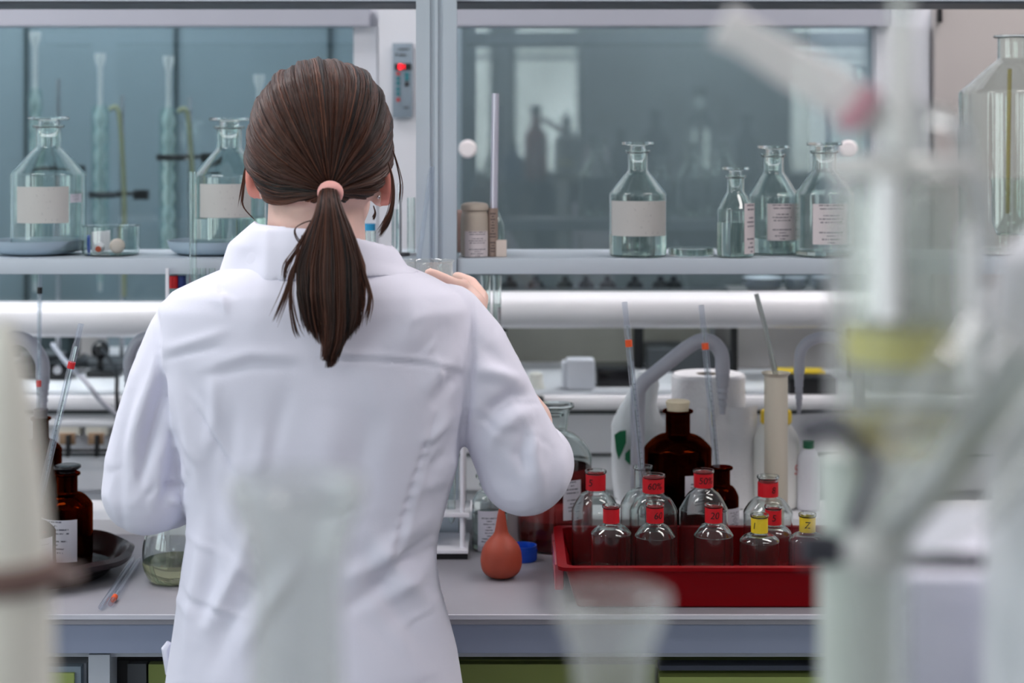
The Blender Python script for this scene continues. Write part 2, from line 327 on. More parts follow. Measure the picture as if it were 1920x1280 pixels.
# ================================================================== fume hoods against the front wall
DH = 3.10
def hood(tag_, xl, xr, glass_l, glass_r, ybar0, ybar1, inner, label, beige=False):
    zl = 1.035                                       # counter height of the hood
    t = thing('fume_hood', label, 'fume hood', ((xl+xr)/2, 3.45, 0))
    part('lower_cabinet', MB().box(xl, xr, DH+.02, 3.94, .05, .86), MAT['fascia_white'], t, smooth=False)
    # grey fascia below the counter with a rounded service strip
    part('fascia', MB().box(xl, xr, DH-.01, 3.94, .86, 1.010), MAT['fascia_white'], t, smooth=False)
    part('fascia_groove', MB().box(xl, xr, DH-.016, DH-.011, .922, .927).box(xl, xr, DH-.016, DH-.011, .998, 1.004), MAT['dark_grey'], t, smooth=False)
    part('counter', MB().box(xl, xr, DH-.05, 3.94, 1.010, zl, .008), MAT['white_enamel'], t)
    part('side_panel', MB().box(xl, glass_l, DH, 3.9, zl, 2.5), MAT['hood_white'], t, smooth=False)
    part('side_panel', MB().box(glass_r, xr, DH, 3.9, zl, 2.5), MAT['hood_beige' if beige else 'hood_white'], t, smooth=False)
    part('back_panel', MB().box(glass_l, glass_r, 3.76, 3.79, zl, 2.5), MAT[inner], t, smooth=False)
    part('header', MB().box(glass_l-.022, glass_r+.03, DH-.03, DH+.03, Z(50, DH), Z(14, DH)), MAT['hood_header'], t, smooth=False)
    part('upper_front', MB().box(xl, xr, DH+.01, DH+.05, Z(14, DH), 2.5), MAT['hood_white'], t, smooth=False)
    part('roof', MB().box(xl, xr, DH+.01, 3.9, 2.5, 2.53), MAT['hood_white'], t, smooth=False)
    s_ = part('sash', MB().box(glass_l, glass_r, DH+.012, DH+.018, Z(ybar0+6, DH), Z(48, DH)), MAT['sash_glass'], t, smooth=False, label='tinted glass sash')
    z0, z1 = Z(ybar1, DH-.03), Z(ybar0, DH-.03); h = (z1-z0)/2; R = []
    for x in (glass_l, glass_r):
        R.append([(x, DH-.012-.045*max(math.cos(a), -.35)**1.0, (z0+z1)/2+h*(abs(math.sin(a))**.55)*(1 if math.sin(a) > 0 else -1)) for a in np.linspace(0, 2*PI, 36, endpoint=False)])
    part('sash_handle', MB().rings(R), MAT['white_enamel'], s_, label='white rounded lift bar')
    area('hood_fill_light', ((xl+xr)/2, 3.26, 2.42), (0, 0, 0), (glass_r-glass_l)*.7, .2, 20 if inner == 'hood_interior' else 16, (.92, .98, 1.0))  # unseen fill light added to lift the hood interior
    return t, s_
xg = X(664, DH); xp = X(712, DH); x2 = X(818, DH)
hl, sl = hood('L', -2.2, x2, -2.16, xg, 567, 633, 'hood_interior', 'fume hood with blue-grey interior behind the ponytailed person')
hr, sr = hood('R', x2+.002, X(2400, DH), X(845, DH), X(1636, DH), 548, 616, 'hood_interior_dark', 'fume hood with dark interior behind the red tray')
# light strips of the sash frames and the pillar
part('sash_frame', MB().box(xg, X(708, DH), DH-.012, DH, Z(560, DH), Z(50, DH)), MAT['hood_white'], hl, smooth=False)
part('pillar_cover', MB().box(X(712, DH), X(800, DH), DH-.03, DH, Z(560, DH), Z(14, DH)), MAT['hood_white'], hl, smooth=False)
part('sash_frame', MB().box(X(1640, DH), X(1738, DH), DH-.012, DH, Z(560, DH), Z(50, DH)), MAT['hood_white'], hr, smooth=False)
part('end_panel', MB().box(X(1746, DH), X(2400, DH), DH-.03, DH, 1.04, Z(15, DH)), MAT['hood_beige'], hr, smooth=False, label='beige end panel')
part('hinge', MB().box(X(1749, DH), X(1757, DH), DH-.038, DH-.03, Z(44, DH), Z(19, DH)), MAT['black'], hr, smooth=False)
for q in (47, 328, 617): part('panel_seam', MB().box(X(q-3, 3.75), X(q+3, 3.75), 3.752, 3.76, 1.04, 2.4), MAT['dark_seam'], hl, smooth=False)
for q in (): part('panel_seam', MB().box(X(q-3, 3.75), X(q+3, 3.75), 3.752, 3.76, 1.04, 2.4), MAT['dark_seam'], hr, smooth=False)
# control panel
DP = DH-.032
cp = part('control_panel', MB().box(X(736, DP), X(774, DP), DP-.006, DP, Z(221, DP), Z(81, DP), .001), MAT['panel_grey'], hl)
D2 = DP-.006
part('display', MB().box(X(740, D2), X(771, D2), D2-.002, D2, Z(131, D2), Z(119, D2)), MAT['black'], cp, smooth=False)
part('lit_digit', MB().box(X(747, D2), X(754, D2), D2-.003, D2-.002, Z(130, D2), Z(120, D2)).box(X(757, D2), X(759, D2), D2-.003, D2-.002, Z(129, D2), Z(121, D2)), MAT['red_led'], cp, smooth=False)
for i, y in enumerate((138, 147, 156, 167, 176, 187)):
    part('button', MB().lathe([(0, 0), (.0036, 0), (.0036, .002), (0, .002)], 16, M=Matrix.Translation(P(746.5, y, D2)) @ Matrix.Rotation(PI/2, 4, 'X')), MAT['red_button' if i in (0, 5) else 'teal_button'], cp)
for y, m_ in ((139, 'teal_button'), (147, 'teal_button'), (157, 'black')):
    part('button', MB().box(X(759, D2), X(767, D2), D2-.002, D2, Z(y+4, D2), Z(y-3, D2), .0005), MAT[m_], cp)
part('logo', MB().box(X(748, D2), X(761, D2), D2-.001, D2, Z(104, D2), Z(101, D2)).box(X(741, D2), X(745, D2), D2-.001, D2, Z(104, D2), Z(100, D2)).box(X(747, D2), X(766, D2), D2-.001, D2, Z(93, D2), Z(91, D2)).box(X(757, D2), X(766, D2), D2-.001, D2, Z(203, D2), Z(200, D2)), MAT['dark_grey'], cp, smooth=False)
# knobs stuck on the sash glass
for px, sh, d in ((877, sr, 'x'), (1590, sr, 'x')):
    part('sash_knob', MB().lathe([(0, 0), (.0165, 0), (.0165, .006), (.013, .009), (0, .009)], 28, M=Matrix.Translation(P(px, 279, DH+.0)) @ Matrix.Rotation(PI/2, 4, 'X')), MAT['white_knob'], sh, label='round white knob')
# ---- glassware on stands inside the left hood
def condenser(px, ytop, ybot, w, D, label, arm=True, clamps=()):
    sc = D/F; x = X(px, D); zt, zb = Z(ytop, D), Z(ybot, D); r = w*sc/2
    t = thing('reflux_condenser', label, 'condenser', (x, D, 1.035), 'condensers on stands in the left hood')
    jt = zt-(zt-zb)*.24
    part('water_jacket', MB().lathe(shell([(0, zb-.03), (.008, zb-.03), (.009, zb)]+[(r, zb+.008), (r, jt-.008)]+[(.010, jt)], .0012), 20, (x, D, 0)), MAT['thin_glass'], t)
    n = 8; prof = [(.004, zb-.05)]
    for k in range(n):
        z0 = zb+.01+(jt-zb-.02)*k/n; dz = (jt-zb-.02)/n
        prof += [(r*.35, z0), (r*.68, z0+dz*.35), (r*.68, z0+dz*.65), (r*.35, z0+dz)]
    prof += [(.005, jt+.01), (.0055, zt-.03), (.011, zt-.012), (.011, zt)]
    part('bulb_tube', MB().lathe([(0, zb-.05)]+prof+[(0, zt)], 18, (x, D, 0)), MAT['milky_glass'], t)
    part('stand_rod', MB().tube([(x+.03, D+.06, 1.047), (x+.03, D+.06, jt+.02)], .005), MAT['steel'], t)
    part('stand_base', MB().box(x-.045, x+.065, D-.04, D+.075, 1.035, 1.047), MAT['dark_grey'], t, smooth=False)
    for cyy in clamps:
        z = Z(cyy, D); c = part('clamp', MB().tube([(x+.03, D+.06, z), (x+.03, D-.02, z), (x, D-.02, z)], .006).lathe([(r+.001, -.006), (r+.005, -.006), (r+.005, .006), (r+.001, .006), (r+.001, -.006)], 18, (x, D, z)), MAT['black'], t)
        part('wing_screw', MB().box(x+.055, x+.085, D+.05, D+.065, z-.012, z+.008, .002).tube([(x+.03, D+.06, z), (x+.06, D+.06, z)], .004), MAT['black'], c)
    if arm:
        part('hose', MB().tube(spline([(x+r, D, jt-.01), (x+r+.014, D, jt-.006), (x+r+.022, D, jt-.04), (x+r+.03, D, jt-.18), (x+r+.03, D, zb-.06)]), .0045), MAT['hose_olive'], t)
    return t
condenser(66, 60, 500, 27, 3.42, 'condenser behind the shelf bottle in the first dish', False, (318,))
condenser(188, 100, 500, 34, 3.45, 'condenser with a tall bulb tube standing between the other two', True, (365,))
condenser(316, 105, 500, 36, 3.40, 'condenser with black clamp left of the person', True, (295,))
condenser(486, 140, 500, 30, 3.40, 'condenser mostly behind the person\'s head', False, (250,))
# ---- items on the hood counters
zc = 1.036
def block(name, label, cat, px0, px1, y0, D, depth, matn, ybot=None, r=.004, group=None):
    z0 = zc if ybot is None else Z(ybot, D)
    return solo(name, label, cat, MB().box(X(px0, D), X(px1, D), D, D+depth, z0, Z(y0, D), r), MAT[matn], (X((px0+px1)/2, D), D+depth/2, z0), group)
b_ = thing('white_adapter', 'white plastic box adapter on the right hood counter', 'adapter', (X(1085, 3.14), 3.16, zc))
part('body', MB().box(X(1062, 3.12), X(1116, 3.12), 3.12, 3.17, zc, Z(675, 3.12), .006), MAT['white_plastic'], b_)
part('plug_face', MB().box(X(1054, 3.12), X(1062, 3.12), 3.13, 3.165, zc+.002, Z(680, 3.12), .003), MAT['white_plastic'], b_)
f_ = thing('plastic_funnel', 'small cream plastic fitting on the hood counter beside the white adapter', 'funnel', (X(1007, 3.14), 3.15, zc))
part('cone', MB().lathe([(0, 0), (.017, 0), (.013, .012), (.013, .026), (.0, .03)], 20, (X(1005, 3.14), 3.15, zc)), MAT['cream_plastic'], f_)
block('black_tool_case', 'low black case lying on the right hood counter', 'case', 1118, 1188, 693, 3.16, .12, 'black_gloss')
block('hot_plate', 'dark hot plate deep in the right hood behind the grey tap', 'hot plate', 1215, 1370, 655, 3.35, .14, 'dark_grey')
hs = thing('socket_strip', 'dark socket strip on the hood back wall above the grey tap', 'socket', (X(1250, 3.74), 3.74, Z(640, 3.74)))
part('plate', MB().box(X(1220, 3.74), X(1302, 3.74), 3.735, 3.758, Z(656, 3.74), Z(624, 3.74), .003), MAT['dark_grey'], hs)
part('socket', MB().box(X(1236, 3.74), X(1268, 3.74), 3.728, 3.735, Z(650, 3.74), Z(630, 3.74), .002), MAT['black'], hs)
block('yellow_tray', 'yellow plastic strip lying in the hood behind the far grey tap', 'tray', 1462, 1550, 697, 3.14, .06, 'yellow_plastic', r=.002)
block('black_mat', 'black rubber mat under the yellow strip in the hood', 'mat', 1480, 1570, 709, 3.07, .06, 'black', r=.001)
solo('hood_rear_cabinet', 'grey box unit deep in the hood behind the beige tube', 'equipment', MB().box(X(1372, 3.4), X(1570, 3.4), 3.4, 3.7, zc, Z(560, 3.4), .006), MAT['hood_beige'], (X(1470, 3.4), 3.55, zc))
solo('heating_block', 'olive grey box unit filling the hood below the lift bar', 'equipment', MB().box(X(945, 3.5), X(1330, 3.5), 3.5, 3.7, zc, Z(600, 3.5), .006), MAT['olive_grey'] if 'olive_grey' in MAT else mat('olive_grey', (158, 156, 146), .5, noise_=.1, nscale=12), (X(1130, 3.5), 3.6, zc))
# ledge of apparatus seen under the shelf, inside the right hood
t = thing('gas_burner_rail', 'dark rail of burner heads seen between the shelf and the white lift bar', 'burner rail', (X(1160, 3.4), 3.42, zc))
part('rail', MB().box(X(925, 3.4), X(1366, 3.4), 3.38, 3.46, Z(552, 3.4), Z(540, 3.4), .003), MAT['dark_grey'], t)
for q in (955, 1005, 1060, 1100, 1140, 1192, 1240, 1265):
    part('burner_head', MB().lathe([(0, 0), (.018, 0), (.014, .01), (.006, .014), (.006, .022), (0, .022)], 16, (X(q, 3.4), 3.42, Z(540, 3.4))), MAT['black'], t)
for q in (940, 1198): part('support_post', MB().box(X(q, 3.4)-.01, X(q, 3.4)+.01, 3.41, 3.43, zc, Z(552, 3.4)), MAT['black'], t, smooth=False)
# shelf inside the hood with white dishes
t = thing('hood_inner_shelf', 'dark narrow shelf inside the hood carrying white dishes', 'shelf', (X(1480, 3.3), 3.3, zc))
part('board', MB().box(X(1370, 3.3), X(1600, 3.3), 3.24, 3.34, Z(552, 3.3), Z(546, 3.3)), MAT['black'], t, smooth=False)
for q in (1375, 1595): part('bracket', MB().box(X(q, 3.3)-.006, X(q, 3.3)+.006, 3.28, 3.30, zc, Z(552, 3.3)), MAT['black'], t, smooth=False)
for q, w, n, dsc in ((1430, 38, 2, 'on the left end of'), (1492, 22, 2, 'in the middle of'), (1542, 20, 2, 'on the right end of')):
    for k in range(n):
        D = 3.285; r = w*D/F*.95 if False else w*D/F
        solo('evaporating_dish', 'white dish %s the dark hood shelf, %s of two' % ({'on the left end of': 'first', 'in the middle of': 'second', 'on the right end of': 'last'}[dsc]+' along', ('lower', 'upper')[k]), 'dish', MB().lathe(shell(chaikin([(0, 0), (r*.5, 0), (r*.8, .006), (r, .014)]), .0012), 28, (X(q, D), D, Z(546, D)+.0125*k+.0005)), MAT['white_plastic'], (X(q, D), D, Z(546, D)+.0125*k), 'white dishes in the hood')
# equipment in the left hood opening
t = thing('magnetic_stirrer', 'black laboratory stirrer in the left hood behind the curved tap', 'stirrer', (X(70, 3.3), 3.35, zc))
part('body', MB().box(X(15, 3.25), X(130, 3.25), 3.25, 3.40, zc, Z(680, 3.25), .008), MAT['black_gloss'], t)
part('plate', MB().cyl((X(72, 3.3), 3.33, Z(680, 3.25)+.001), .045, .008), MAT['dark_grey'], t)
part('knob', MB().lathe([(0, 0), (.009, 0), (.008, .01), (0, .01)], 16, M=Matrix.Translation((X(110, 3.25), 3.25, zc+.02)) @ Matrix.Rotation(PI/2, 4, 'X')), MAT['steel'], t)
t = thing('power_adapter', 'round black plug fitting with cord in the left hood', 'adapter', (X(190, 3.3), 3.3, zc))
part('foot', MB().box(X(165, 3.3), X(225, 3.3), 3.28, 3.34, zc, zc+.012, .003), MAT['black'], t)
part('neck', MB().tube([(X(186, 3.3), 3.31, zc+.012), (X(186, 3.3), 3.31, zc+.045)], .006), MAT['black'], t)
part('plug_head', MB().ell((X(186, 3.3), 3.31, Z(657, 3.3)), (.017, .02, .018)), MAT['black_gloss'], t)
t = solo('equipment_case', 'grey box instrument deep in the left hood', 'equipment', MB().box(X(-60, 3.56), X(130, 3.56), 3.56, 3.74, zc, Z(600, 3.5), .006), MAT['dark_seam'], (X(35, 3.5), 3.6, zc))
t = solo('beaker_stand', 'pale upright box instrument in the left hood beside the plug fitting', 'equipment', MB().box(X(150, 3.56), X(182, 3.56), 3.56, 3.66, zc, Z(600, 3.5), .004), MAT['hood_beige'], (X(166, 3.5), 3.55, zc))
# sockets on the fascia of the left hood
for i, (px, lb) in enumerate(((137, 'cream power socket nearer the amber bottles'), (190, 'cream power socket nearer the white sleeve'))):
    D = DH-.012; t = thing('power_socket', lb, 'socket', (X(px, D), D, Z(805, D)), 'sockets on the hood fascia')
    part('housing', MB().box(X(px-23, D), X(px+20, D), D-.03, D, Z(812, D), Z(783, D), .004), MAT['socket_cream'], t)
    part('face', MB().box(X(px-17, D), X(px+13, D), D-.034, D-.03, Z(833, D-.03), Z(811, D-.03), .002), MAT['socket_brown'], t)
    part('plug', MB().box(X(px-2, D), X(px+5, D), D-.045, D-.034, Z(856, D-.04), Z(815, D-.04), .001), MAT['black'], t)
D = DH-.04
solo('black_rail', 'thin black rail hanging below the power sockets', 'rail', MB().tube([(X(100, D), D, Z(844, D)), (X(300, D), D, Z(844, D))], .0025).box(X(100, D), X(104, D), D, DH-.01, Z(847, D), Z(841, D)).box(X(296, D), X(300, D), D, DH-.01, Z(847, D), Z(841, D)), MAT['black'], (X(200, D), D, Z(844, D)))
solo('white_service_pipe', 'white round service pipe along the left hood fascia above the sockets', 'pipe', MB().tube([(-2.15, DH-.035, Z(786, DH)), (X(700, DH), DH-.035, Z(786, DH))], .0095, 20), MAT['white_enamel'], (X(300, DH), DH-.035, Z(786, DH)))
solo('black_cable', 'black power cable hanging from the plug fitting in the left hood', 'cable', MB().tube(spline([(X(190, 3.27), 3.27, Z(655, 3.27)), (X(205, 3.2), 3.2, Z(672, 3.2)), (X(218, 3.08), 3.08, Z(700, 3.08)), (X(219, 3.03), 3.03, Z(740, 3.03)), (X(221, 3.04), 3.04, Z(800, 3.04)), (X(212, 3.05), 3.05, Z(830, 3.05))]), .0038), MAT['black'], (X(205, 3.1), 3.1, 1.1))
solo('grey_cable', 'pale grey cable sagging diagonally across the left hood edge', 'cable', MB().tube(spline([(X(98, 3.2), 3.2, Z(645, 3.2)), (X(125, 3.15), 3.15, Z(680, 3.15)), (X(160, 3.03), 3.03, Z(715, 3.03)), (X(190, 3.02), 3.02, Z(752, 3.02)), (X(225, 3.03), 3.03, Z(782, 3.03)), (X(260, 3.03), 3.03, Z(800, 3.03))]), .0042), MAT['grey_plastic'], (X(160, 3.1), 3.1, 1.1))
# ================================================================== bench with its service ledge
BX0, BX1, BY0, BY1, BZ = -1.35, 1.15, 2.15, 2.578, .90
b = thing('laboratory_bench', 'grey topped laboratory bench the person is working at', 'bench', (0, 2.37, 0))
part('worktop', MB().box(BX0, BX1, BY0, BY1, BZ-.014, BZ, .002), MAT['bench_top'], b)
part('worktop_edge', MB().box(BX0, BX1, BY0-.004, BY0, BZ-.006, BZ-.0005), MAT['bench_edge'], b, smooth=False)
part('apron', MB().box(BX0, BX1, BY0+.004, BY0+.03, Z(1226, BY0), BZ-.014), MAT['bench_apron'], b, smooth=False)
part('service_ledge', MB().box(BX0, BX1, BY1, BY1+.135, BZ-.03, BZ+.023, .003), MAT['white_enamel'], b)
part('lower_rail', MB().box(BX0, BX1, BY0+.02, BY0+.05, Z(1240, BY0), Z(1226, BY0)), MAT['leg_grey'], b, smooth=False)
for q in (185, 800): part('leg', MB().box(X(q-20, 2.16), X(q+20, 2.16), 2.162, 2.202, 0, Z(1228, 2.16)), MAT['leg_grey'], b, smooth=False)
for q in (BX0+.02, BX1-.06):
    for yy in (2.17, 2.64): part('leg', MB().box(q, q+.04, yy, yy+.04, 0, Z(1240, 2.16) if yy < 2.3 else BZ-.031), MAT['leg_grey'], b, smooth=False)
k = thing('under_bench_cabinet', 'grey cabinet with a green panel under the bench at the left', 'cabinet', (X(90, 2.2), 2.35, 0))
part('body', MB().box(X(-240, 2.2), X(162, 2.2), 2.20, 2.56, .0, Z(1243, 2.2)), MAT['leg_grey'], k, smooth=False)
part('door', MB().box(X(-235, 2.2), X(157, 2.2), 2.185, 2.199, .03, Z(1247, 2.19)), MAT['panel_grey'], k, smooth=False)
part('door_panel', MB().box(X(-215, 2.2), X(146, 2.2), 2.181, 2.185, .05, Z(1262, 2.18)), MAT['green_panel'], k, smooth=False, label='pale green panel')
k = thing('green_cabinet', 'green fronted cabinet under the bench behind the person', 'cabinet', (X(500, 2.2), 2.35, 0))
part('body', MB().box(X(212, 2.2), X(770, 2.2), 2.21, 2.56, 0, Z(1243, 2.2)), MAT['black'], k, smooth=False)
part('door', MB().box(X(280, 2.2), X(768, 2.2), 2.195, 2.209, .03, Z(1243, 2.2)), MAT['olive_panel'], k, smooth=False)
part('door_stile', MB().box(X(240, 2.2), X(275, 2.2), 2.197, 2.209, .03, Z(1243, 2.2)), MAT['dark_grey'], k, smooth=False)
k = thing('drawer_cabinet', 'green drawer cabinet under the bench below the red tray', 'cabinet', (X(1200, 2.2), 2.35, 0))
part('body', MB().box(X(835, 2.2), BX1-.07, 2.215, 2.56, 0, Z(1243, 2.2)), MAT['olive_panel'], k, smooth=False)
part('rail', MB().box(X(1235, 2.2), BX1-.08, 2.19, 2.214, Z(1252, 2.2), Z(1243, 2.2)), MAT['navy_dark'] if 'navy_dark' in MAT else mat('navy_dark', (60, 66, 80), .5), k, smooth=False)
part('drawer', MB().box(X(1235, 2.2), BX1-.08, 2.185, 2.214, .5, Z(1262, 2.2)), MAT['green_panel'], k, smooth=False, label='pale green drawer front')
part('drawer', MB().box(X(838, 2.2), X(1228, 2.2), 2.2, 2.214, .5, Z(1245, 2.2)), MAT['olive_panel'], k, smooth=False, label='olive drawer front')
# reagent shelves on their aluminium upright
SZ = Z(485, 2.46); SD0, SD1 = 2.46, 2.665
r = thing('reagent_rack', 'aluminium upright with pale grey shelves over the bench', 'shelf', (X(818, 2.48), 2.60, BZ+.023))
def post(px0, px1):
    D = 2.455; m = MB(); x0, x1 = X(px0, D), X(px1, D); w = x1-x0
    prof = [(0, 0), (.34, 0), (.36, .004), (.44, .004), (.46, 0), (.54, 0), (.56, .004), (.64, .004), (.66, 0), (1, 0), (1, .03), (0, .03)]
    m.rings([[(x0+a*w, D+q, z) for a, q in prof] for z in (Z(514, 2.46), 2.3)])
    m.box(x0, x1, 2.54, 2.577, BZ+.001, Z(514, 2.46)+.004)
    return m
part('upright', post(780, 856), MAT['aluminium'], r, smooth=False)
part('back_upright', MB().box(X(795, 2.6), X(840, 2.6), 2.61, 2.64, BZ+.024, 2.3), MAT['aluminium'], r, smooth=False)
for q in (-140, 2060):
    part('upright', MB().box(X(q, 2.5)-.02, X(q, 2.5)+.02, 2.61, 2.65, BZ+.024, 2.3), MAT['aluminium'], r, smooth=False)
for a, c in ((-330, 779), (857, 2160)):
    part('shelf_board', MB().box(X(a, 2.46), X(c, 2.46), SD0, SD1, Z(514, 2.46), SZ, .0015), MAT['shelf_blue_grey'], r)
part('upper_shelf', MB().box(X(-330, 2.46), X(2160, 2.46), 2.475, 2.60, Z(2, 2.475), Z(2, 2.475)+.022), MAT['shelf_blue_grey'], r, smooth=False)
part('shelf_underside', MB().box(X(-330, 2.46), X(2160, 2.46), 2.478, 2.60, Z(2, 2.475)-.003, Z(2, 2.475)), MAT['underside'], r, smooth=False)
# ================================================================== bench of bottles behind the camera (mirrored in the sash)
rb = thing('rear_bench', 'dark bench with a raised bottle shelf behind the camera', 'bench', (0, -1.6, 0))
part('cabinet', MB().box(-1.2, 1.3, -1.95, -1.3, 0, .87), MAT['dark_grey'], rb, smooth=False)
part('worktop', MB().box(-1.25, 1.35, -2.0, -1.25, .87, .90), MAT['bench_apron'], rb, smooth=False)
part('shelf_board', MB().box(-1.2, 1.3, -1.75, -1.5, 1.26, 1.285), MAT['dark_grey'], rb, smooth=False)
part('shelf_back', MB().box(-1.2, 1.3, -1.76, -1.75, .9, 1.26), MAT['dark_grey'], rb, smooth=False)
for q in (-1.19, 1.27): part('shelf_support', MB().box(q, q+.02, -1.749, -1.51, .9, 1.26), MAT['dark_grey'], rb, smooth=False)
def rear_bottle(x, h, w, m_, lb, cap=None):
    t = thing('stock_bottle', lb, 'bottle', (x, -1.62, 1.286), 'bottles on the bench behind the camera')
    pr = chaikin([(0, 0), (w*.5, 0), (w*.5, h*.5), (w*.5, h*.62), (w*.2, h*.74), (w*.18, h*.92)], 2)
    part('bottle_body', MB().lathe(pr+[(0, h*.92)], 24), m_, t, True)
    part('cap', MB().cyl((0, 0, h*.92), w*.23, h*.1), cap or MAT['black'], t, True)
for a in ((-.20, .19, .075, MAT['dark_grey'], 'dark grey bottle at the window end of the rear shelf'), (-.10, .13, .06, MAT['clear_glass'], 'small clear bottle on the rear shelf'),
          (.01, .17, .09, MAT['navy'], 'dark blue bottle on the rear shelf'), (.11, .34, .11, MAT['rubber_orange'], 'large orange bottle on the rear shelf'),
          (.25, .29, .11, MAT['black'], 'tall black bottle on the rear shelf'), (.37, .2, .08, MAT['clear_glass'], 'clear bottle beside the tall black bottle on the rear shelf'),
          (.50, .23, .09, MAT['dark_grey'], 'grey bottle in the middle of the rear shelf'), (.66, .32, .12, MAT['black_gloss'], 'glossy black bottle on the rear shelf'),
          (.86, .42, .15, MAT['clear_glass'], 'large clear bottle on the rear shelf'), (1.08, .3, .1, MAT['dark_grey'], 'last dark grey bottle on the rear shelf')): rear_bottle(*a)
# ================================================================== glassware helpers
def patch(name, m_, parent, c, r, a0, a1, z0, z1, n=14, th=.0003, label=None):
    """curved paper label on a cylinder; angles in radians from the camera-facing line"""
    b = base_of(parent); v = []; f = []; uv = []
    for rr in (r, r-th):
        for k in range(n+1):
            a = -PI/2+a0+(a1-a0)*k/n
            for z in (z0, z1): v.append((c[0]+rr*math.cos(a)-b.x, c[1]+rr*math.sin(a)-b.y, z-b.z))
    for k in range(n): f.append((2*k, 2*k+2, 2*k+3, 2*k+1)); o = 2*(n+1); f.append((o+2*k+1, o+2*k+3, o+2*k+2, o+2*k))
    me = bpy.data.meshes.new(name); me.from_pydata(v, [], f); ul = me.uv_layers.new(name='UVMap')
    for lp in me.loops:
        i = lp.vertex_index % (2*(n+1)); ul.data[lp.index].uv = ((i//2)/n, 1-(i % 2) if False else (i % 2))
    me.shade_smooth(); o = link(name, me, m_, parent)
    if label: o['label'] = label
    return o
def wrap_text(s, size, m_, parent, c, r, z, a=0, name='handwriting', rot=0):
    cu = bpy.data.curves.new('t', 'FONT'); cu.body = s; cu.size = size; cu.align_x = 'CENTER'; cu.align_y = 'CENTER'; cu.shear = .15
    o = bpy.data.objects.new('t', cu); COL.objects.link(o); bpy.context.view_layer.update()
    me = bpy.data.meshes.new_from_object(o); bpy.data.objects.remove(o)
    b = base_of(parent); me.name = name
    for v in me.vertices:
        x = v.co.x*math.cos(rot)-v.co.y*math.sin(rot); y = v.co.x*math.sin(rot)+v.co.y*math.cos(rot); t = -PI/2+a+x/r
        v.co = (c[0]+r*math.cos(t)-b.x, c[1]+r*math.sin(t)-b.y, z+y-b.z)
    return link(name, me, m_, parent)
def bottle(label, cx, D, hw, nw, y, z0, glass='clear_glass', name='reagent_bottle', cat='bottle', rnd=0, lip=.0035, liquid=None, stop=None, lab=(), tape=None, th=.0018, group=None, inset=True):
    """y = (lip top, neck bottom, shoulder bottom) in pixels at distance D; z0 = height of what it stands on"""
    s = D/F; x = X(cx, D); r = hw*s; rn = nw*s; zl, zn, zs = [Z(q, D) for q in y]; z0 += .0006
    t = thing(name, label, cat, (x, D, z0), group)
    pts = [(0, z0), (r-.003, z0), (r, z0+.003), (r, (z0+zs)/2), (r, zs-.007), (r, zs)]
    if not rnd: pts += [(r+(rn-r)*.16, zs+(zn-zs)*.16), (r+(rn-r)*.8, zs+(zn-zs)*.84)]
    if rnd: pts += [(r, zs+(zn-zs)*.45*rnd), (rn+(r-rn)*.45, zs+(zn-zs)*(.75+.2*rnd))]
    pts += [(rn+(r-rn)*.06, zn-(zn-zs)*.05), (rn, zn+.0015), (rn, zn+.003), (rn, zl-.005)]
    P1 = chaikin(pts, 2) + [(rn+lip*.7, zl-.0042), (rn+lip, zl-.003), (rn+lip, zl-.001), (rn+lip*.8, zl)]
    wall = part('glass_body', MB().lathe(shell(P1, th), 48, (x, D, 0)), MAT[glass], t, ang=50)
    if liquid:
        zf = Z(liquid[1], D); part('liquid', MB().lathe(inner_fill(P1, th-.0002, z0+th*1.5, zf), 40, (x, D, 0)), MAT[liquid[0]], t, ang=50)
    if stop == 'flat':
        d = rn-th; zt = zl+.012*(s/.0008)
        part('stopper', MB().lathe(chaikin([(0, zl-.018), (d*.76, zl-.018), (d*.93, zl-.001), (d*.86, zl+.002), (d*.86, zt-.0052), (rn+lip*2.2, zt-.0046), (rn+lip*2.5, zt-.003), (rn+lip*2.4, zt)], 1)+[(0, zt)], 32, (x, D, 0)), MAT[glass], t)
    elif stop == 'mush':
        d = rn-th; zt = zl+.011
        part('stopper', MB().lathe(chaikin([(0, zl-.015), (d*.8, zl-.015), (d*.92, zl), (d*.9, zl+.002), (rn+lip*1.1, zl+.0055), (rn+lip*1.3, zl+.008), (rn+lip*.9, zt), (0, zt)], 2), 32, (x, D, 0)), MAT['black_gloss'], t)
    elif stop == 'cork':
        d = rn-th; part('stopper', MB().lathe([(0, zl-.018), (d*.86, zl-.018), (d*.97, zl), (d*1.1, zl+.012), (d*1.0, zl+.0135), (0, zl+.0135)], 28, (x, D, 0)), MAT['cork_beige'], t, label='cream stopper')
    elif stop == 'grey':
        d = rn-th; part('stopper', MB().lathe([(0, zl-.018), (d*.85, zl-.018), (d*.97, zl), (d*1.12, zl+.011), (d*1.05, zl+.012), (0, zl+.012)], 28, (x, D, 0)), MAT['stopper_grey'], t, label='grey rubber stopper')
    for l in lab:
        xa, xb, ya, yb, m_ = l; a0 = math.asin(max(-.98, min(.98, (xa-cx)/hw))); a1 = math.asin(max(-.98, min(.98, (xb-cx)/hw)))
        patch('paper_label', MAT[m_], t, (x, D), r+.0005, a0, a1, Z(yb, D), Z(ya, D))
    if tape:
        ya, yb, m_, txt, ao = tape; za, zb = Z(yb, D), Z(ya, D); rt = rn+.0009
        tp = part('tape', MB().lathe([(rt, za), (rt, zb), (rt-.0006, zb), (rt-.0006, za), (rt, za)], 40, (x, D, 0)), MAT[m_], t, label='red tape' if m_ == 'tape_red' else 'yellow tape')
        if txt: wrap_text(txt, (zb-za)*.64, MAT['ink'], tp, (x, D), rt+.0006, (za+zb)/2, ao)
    return t
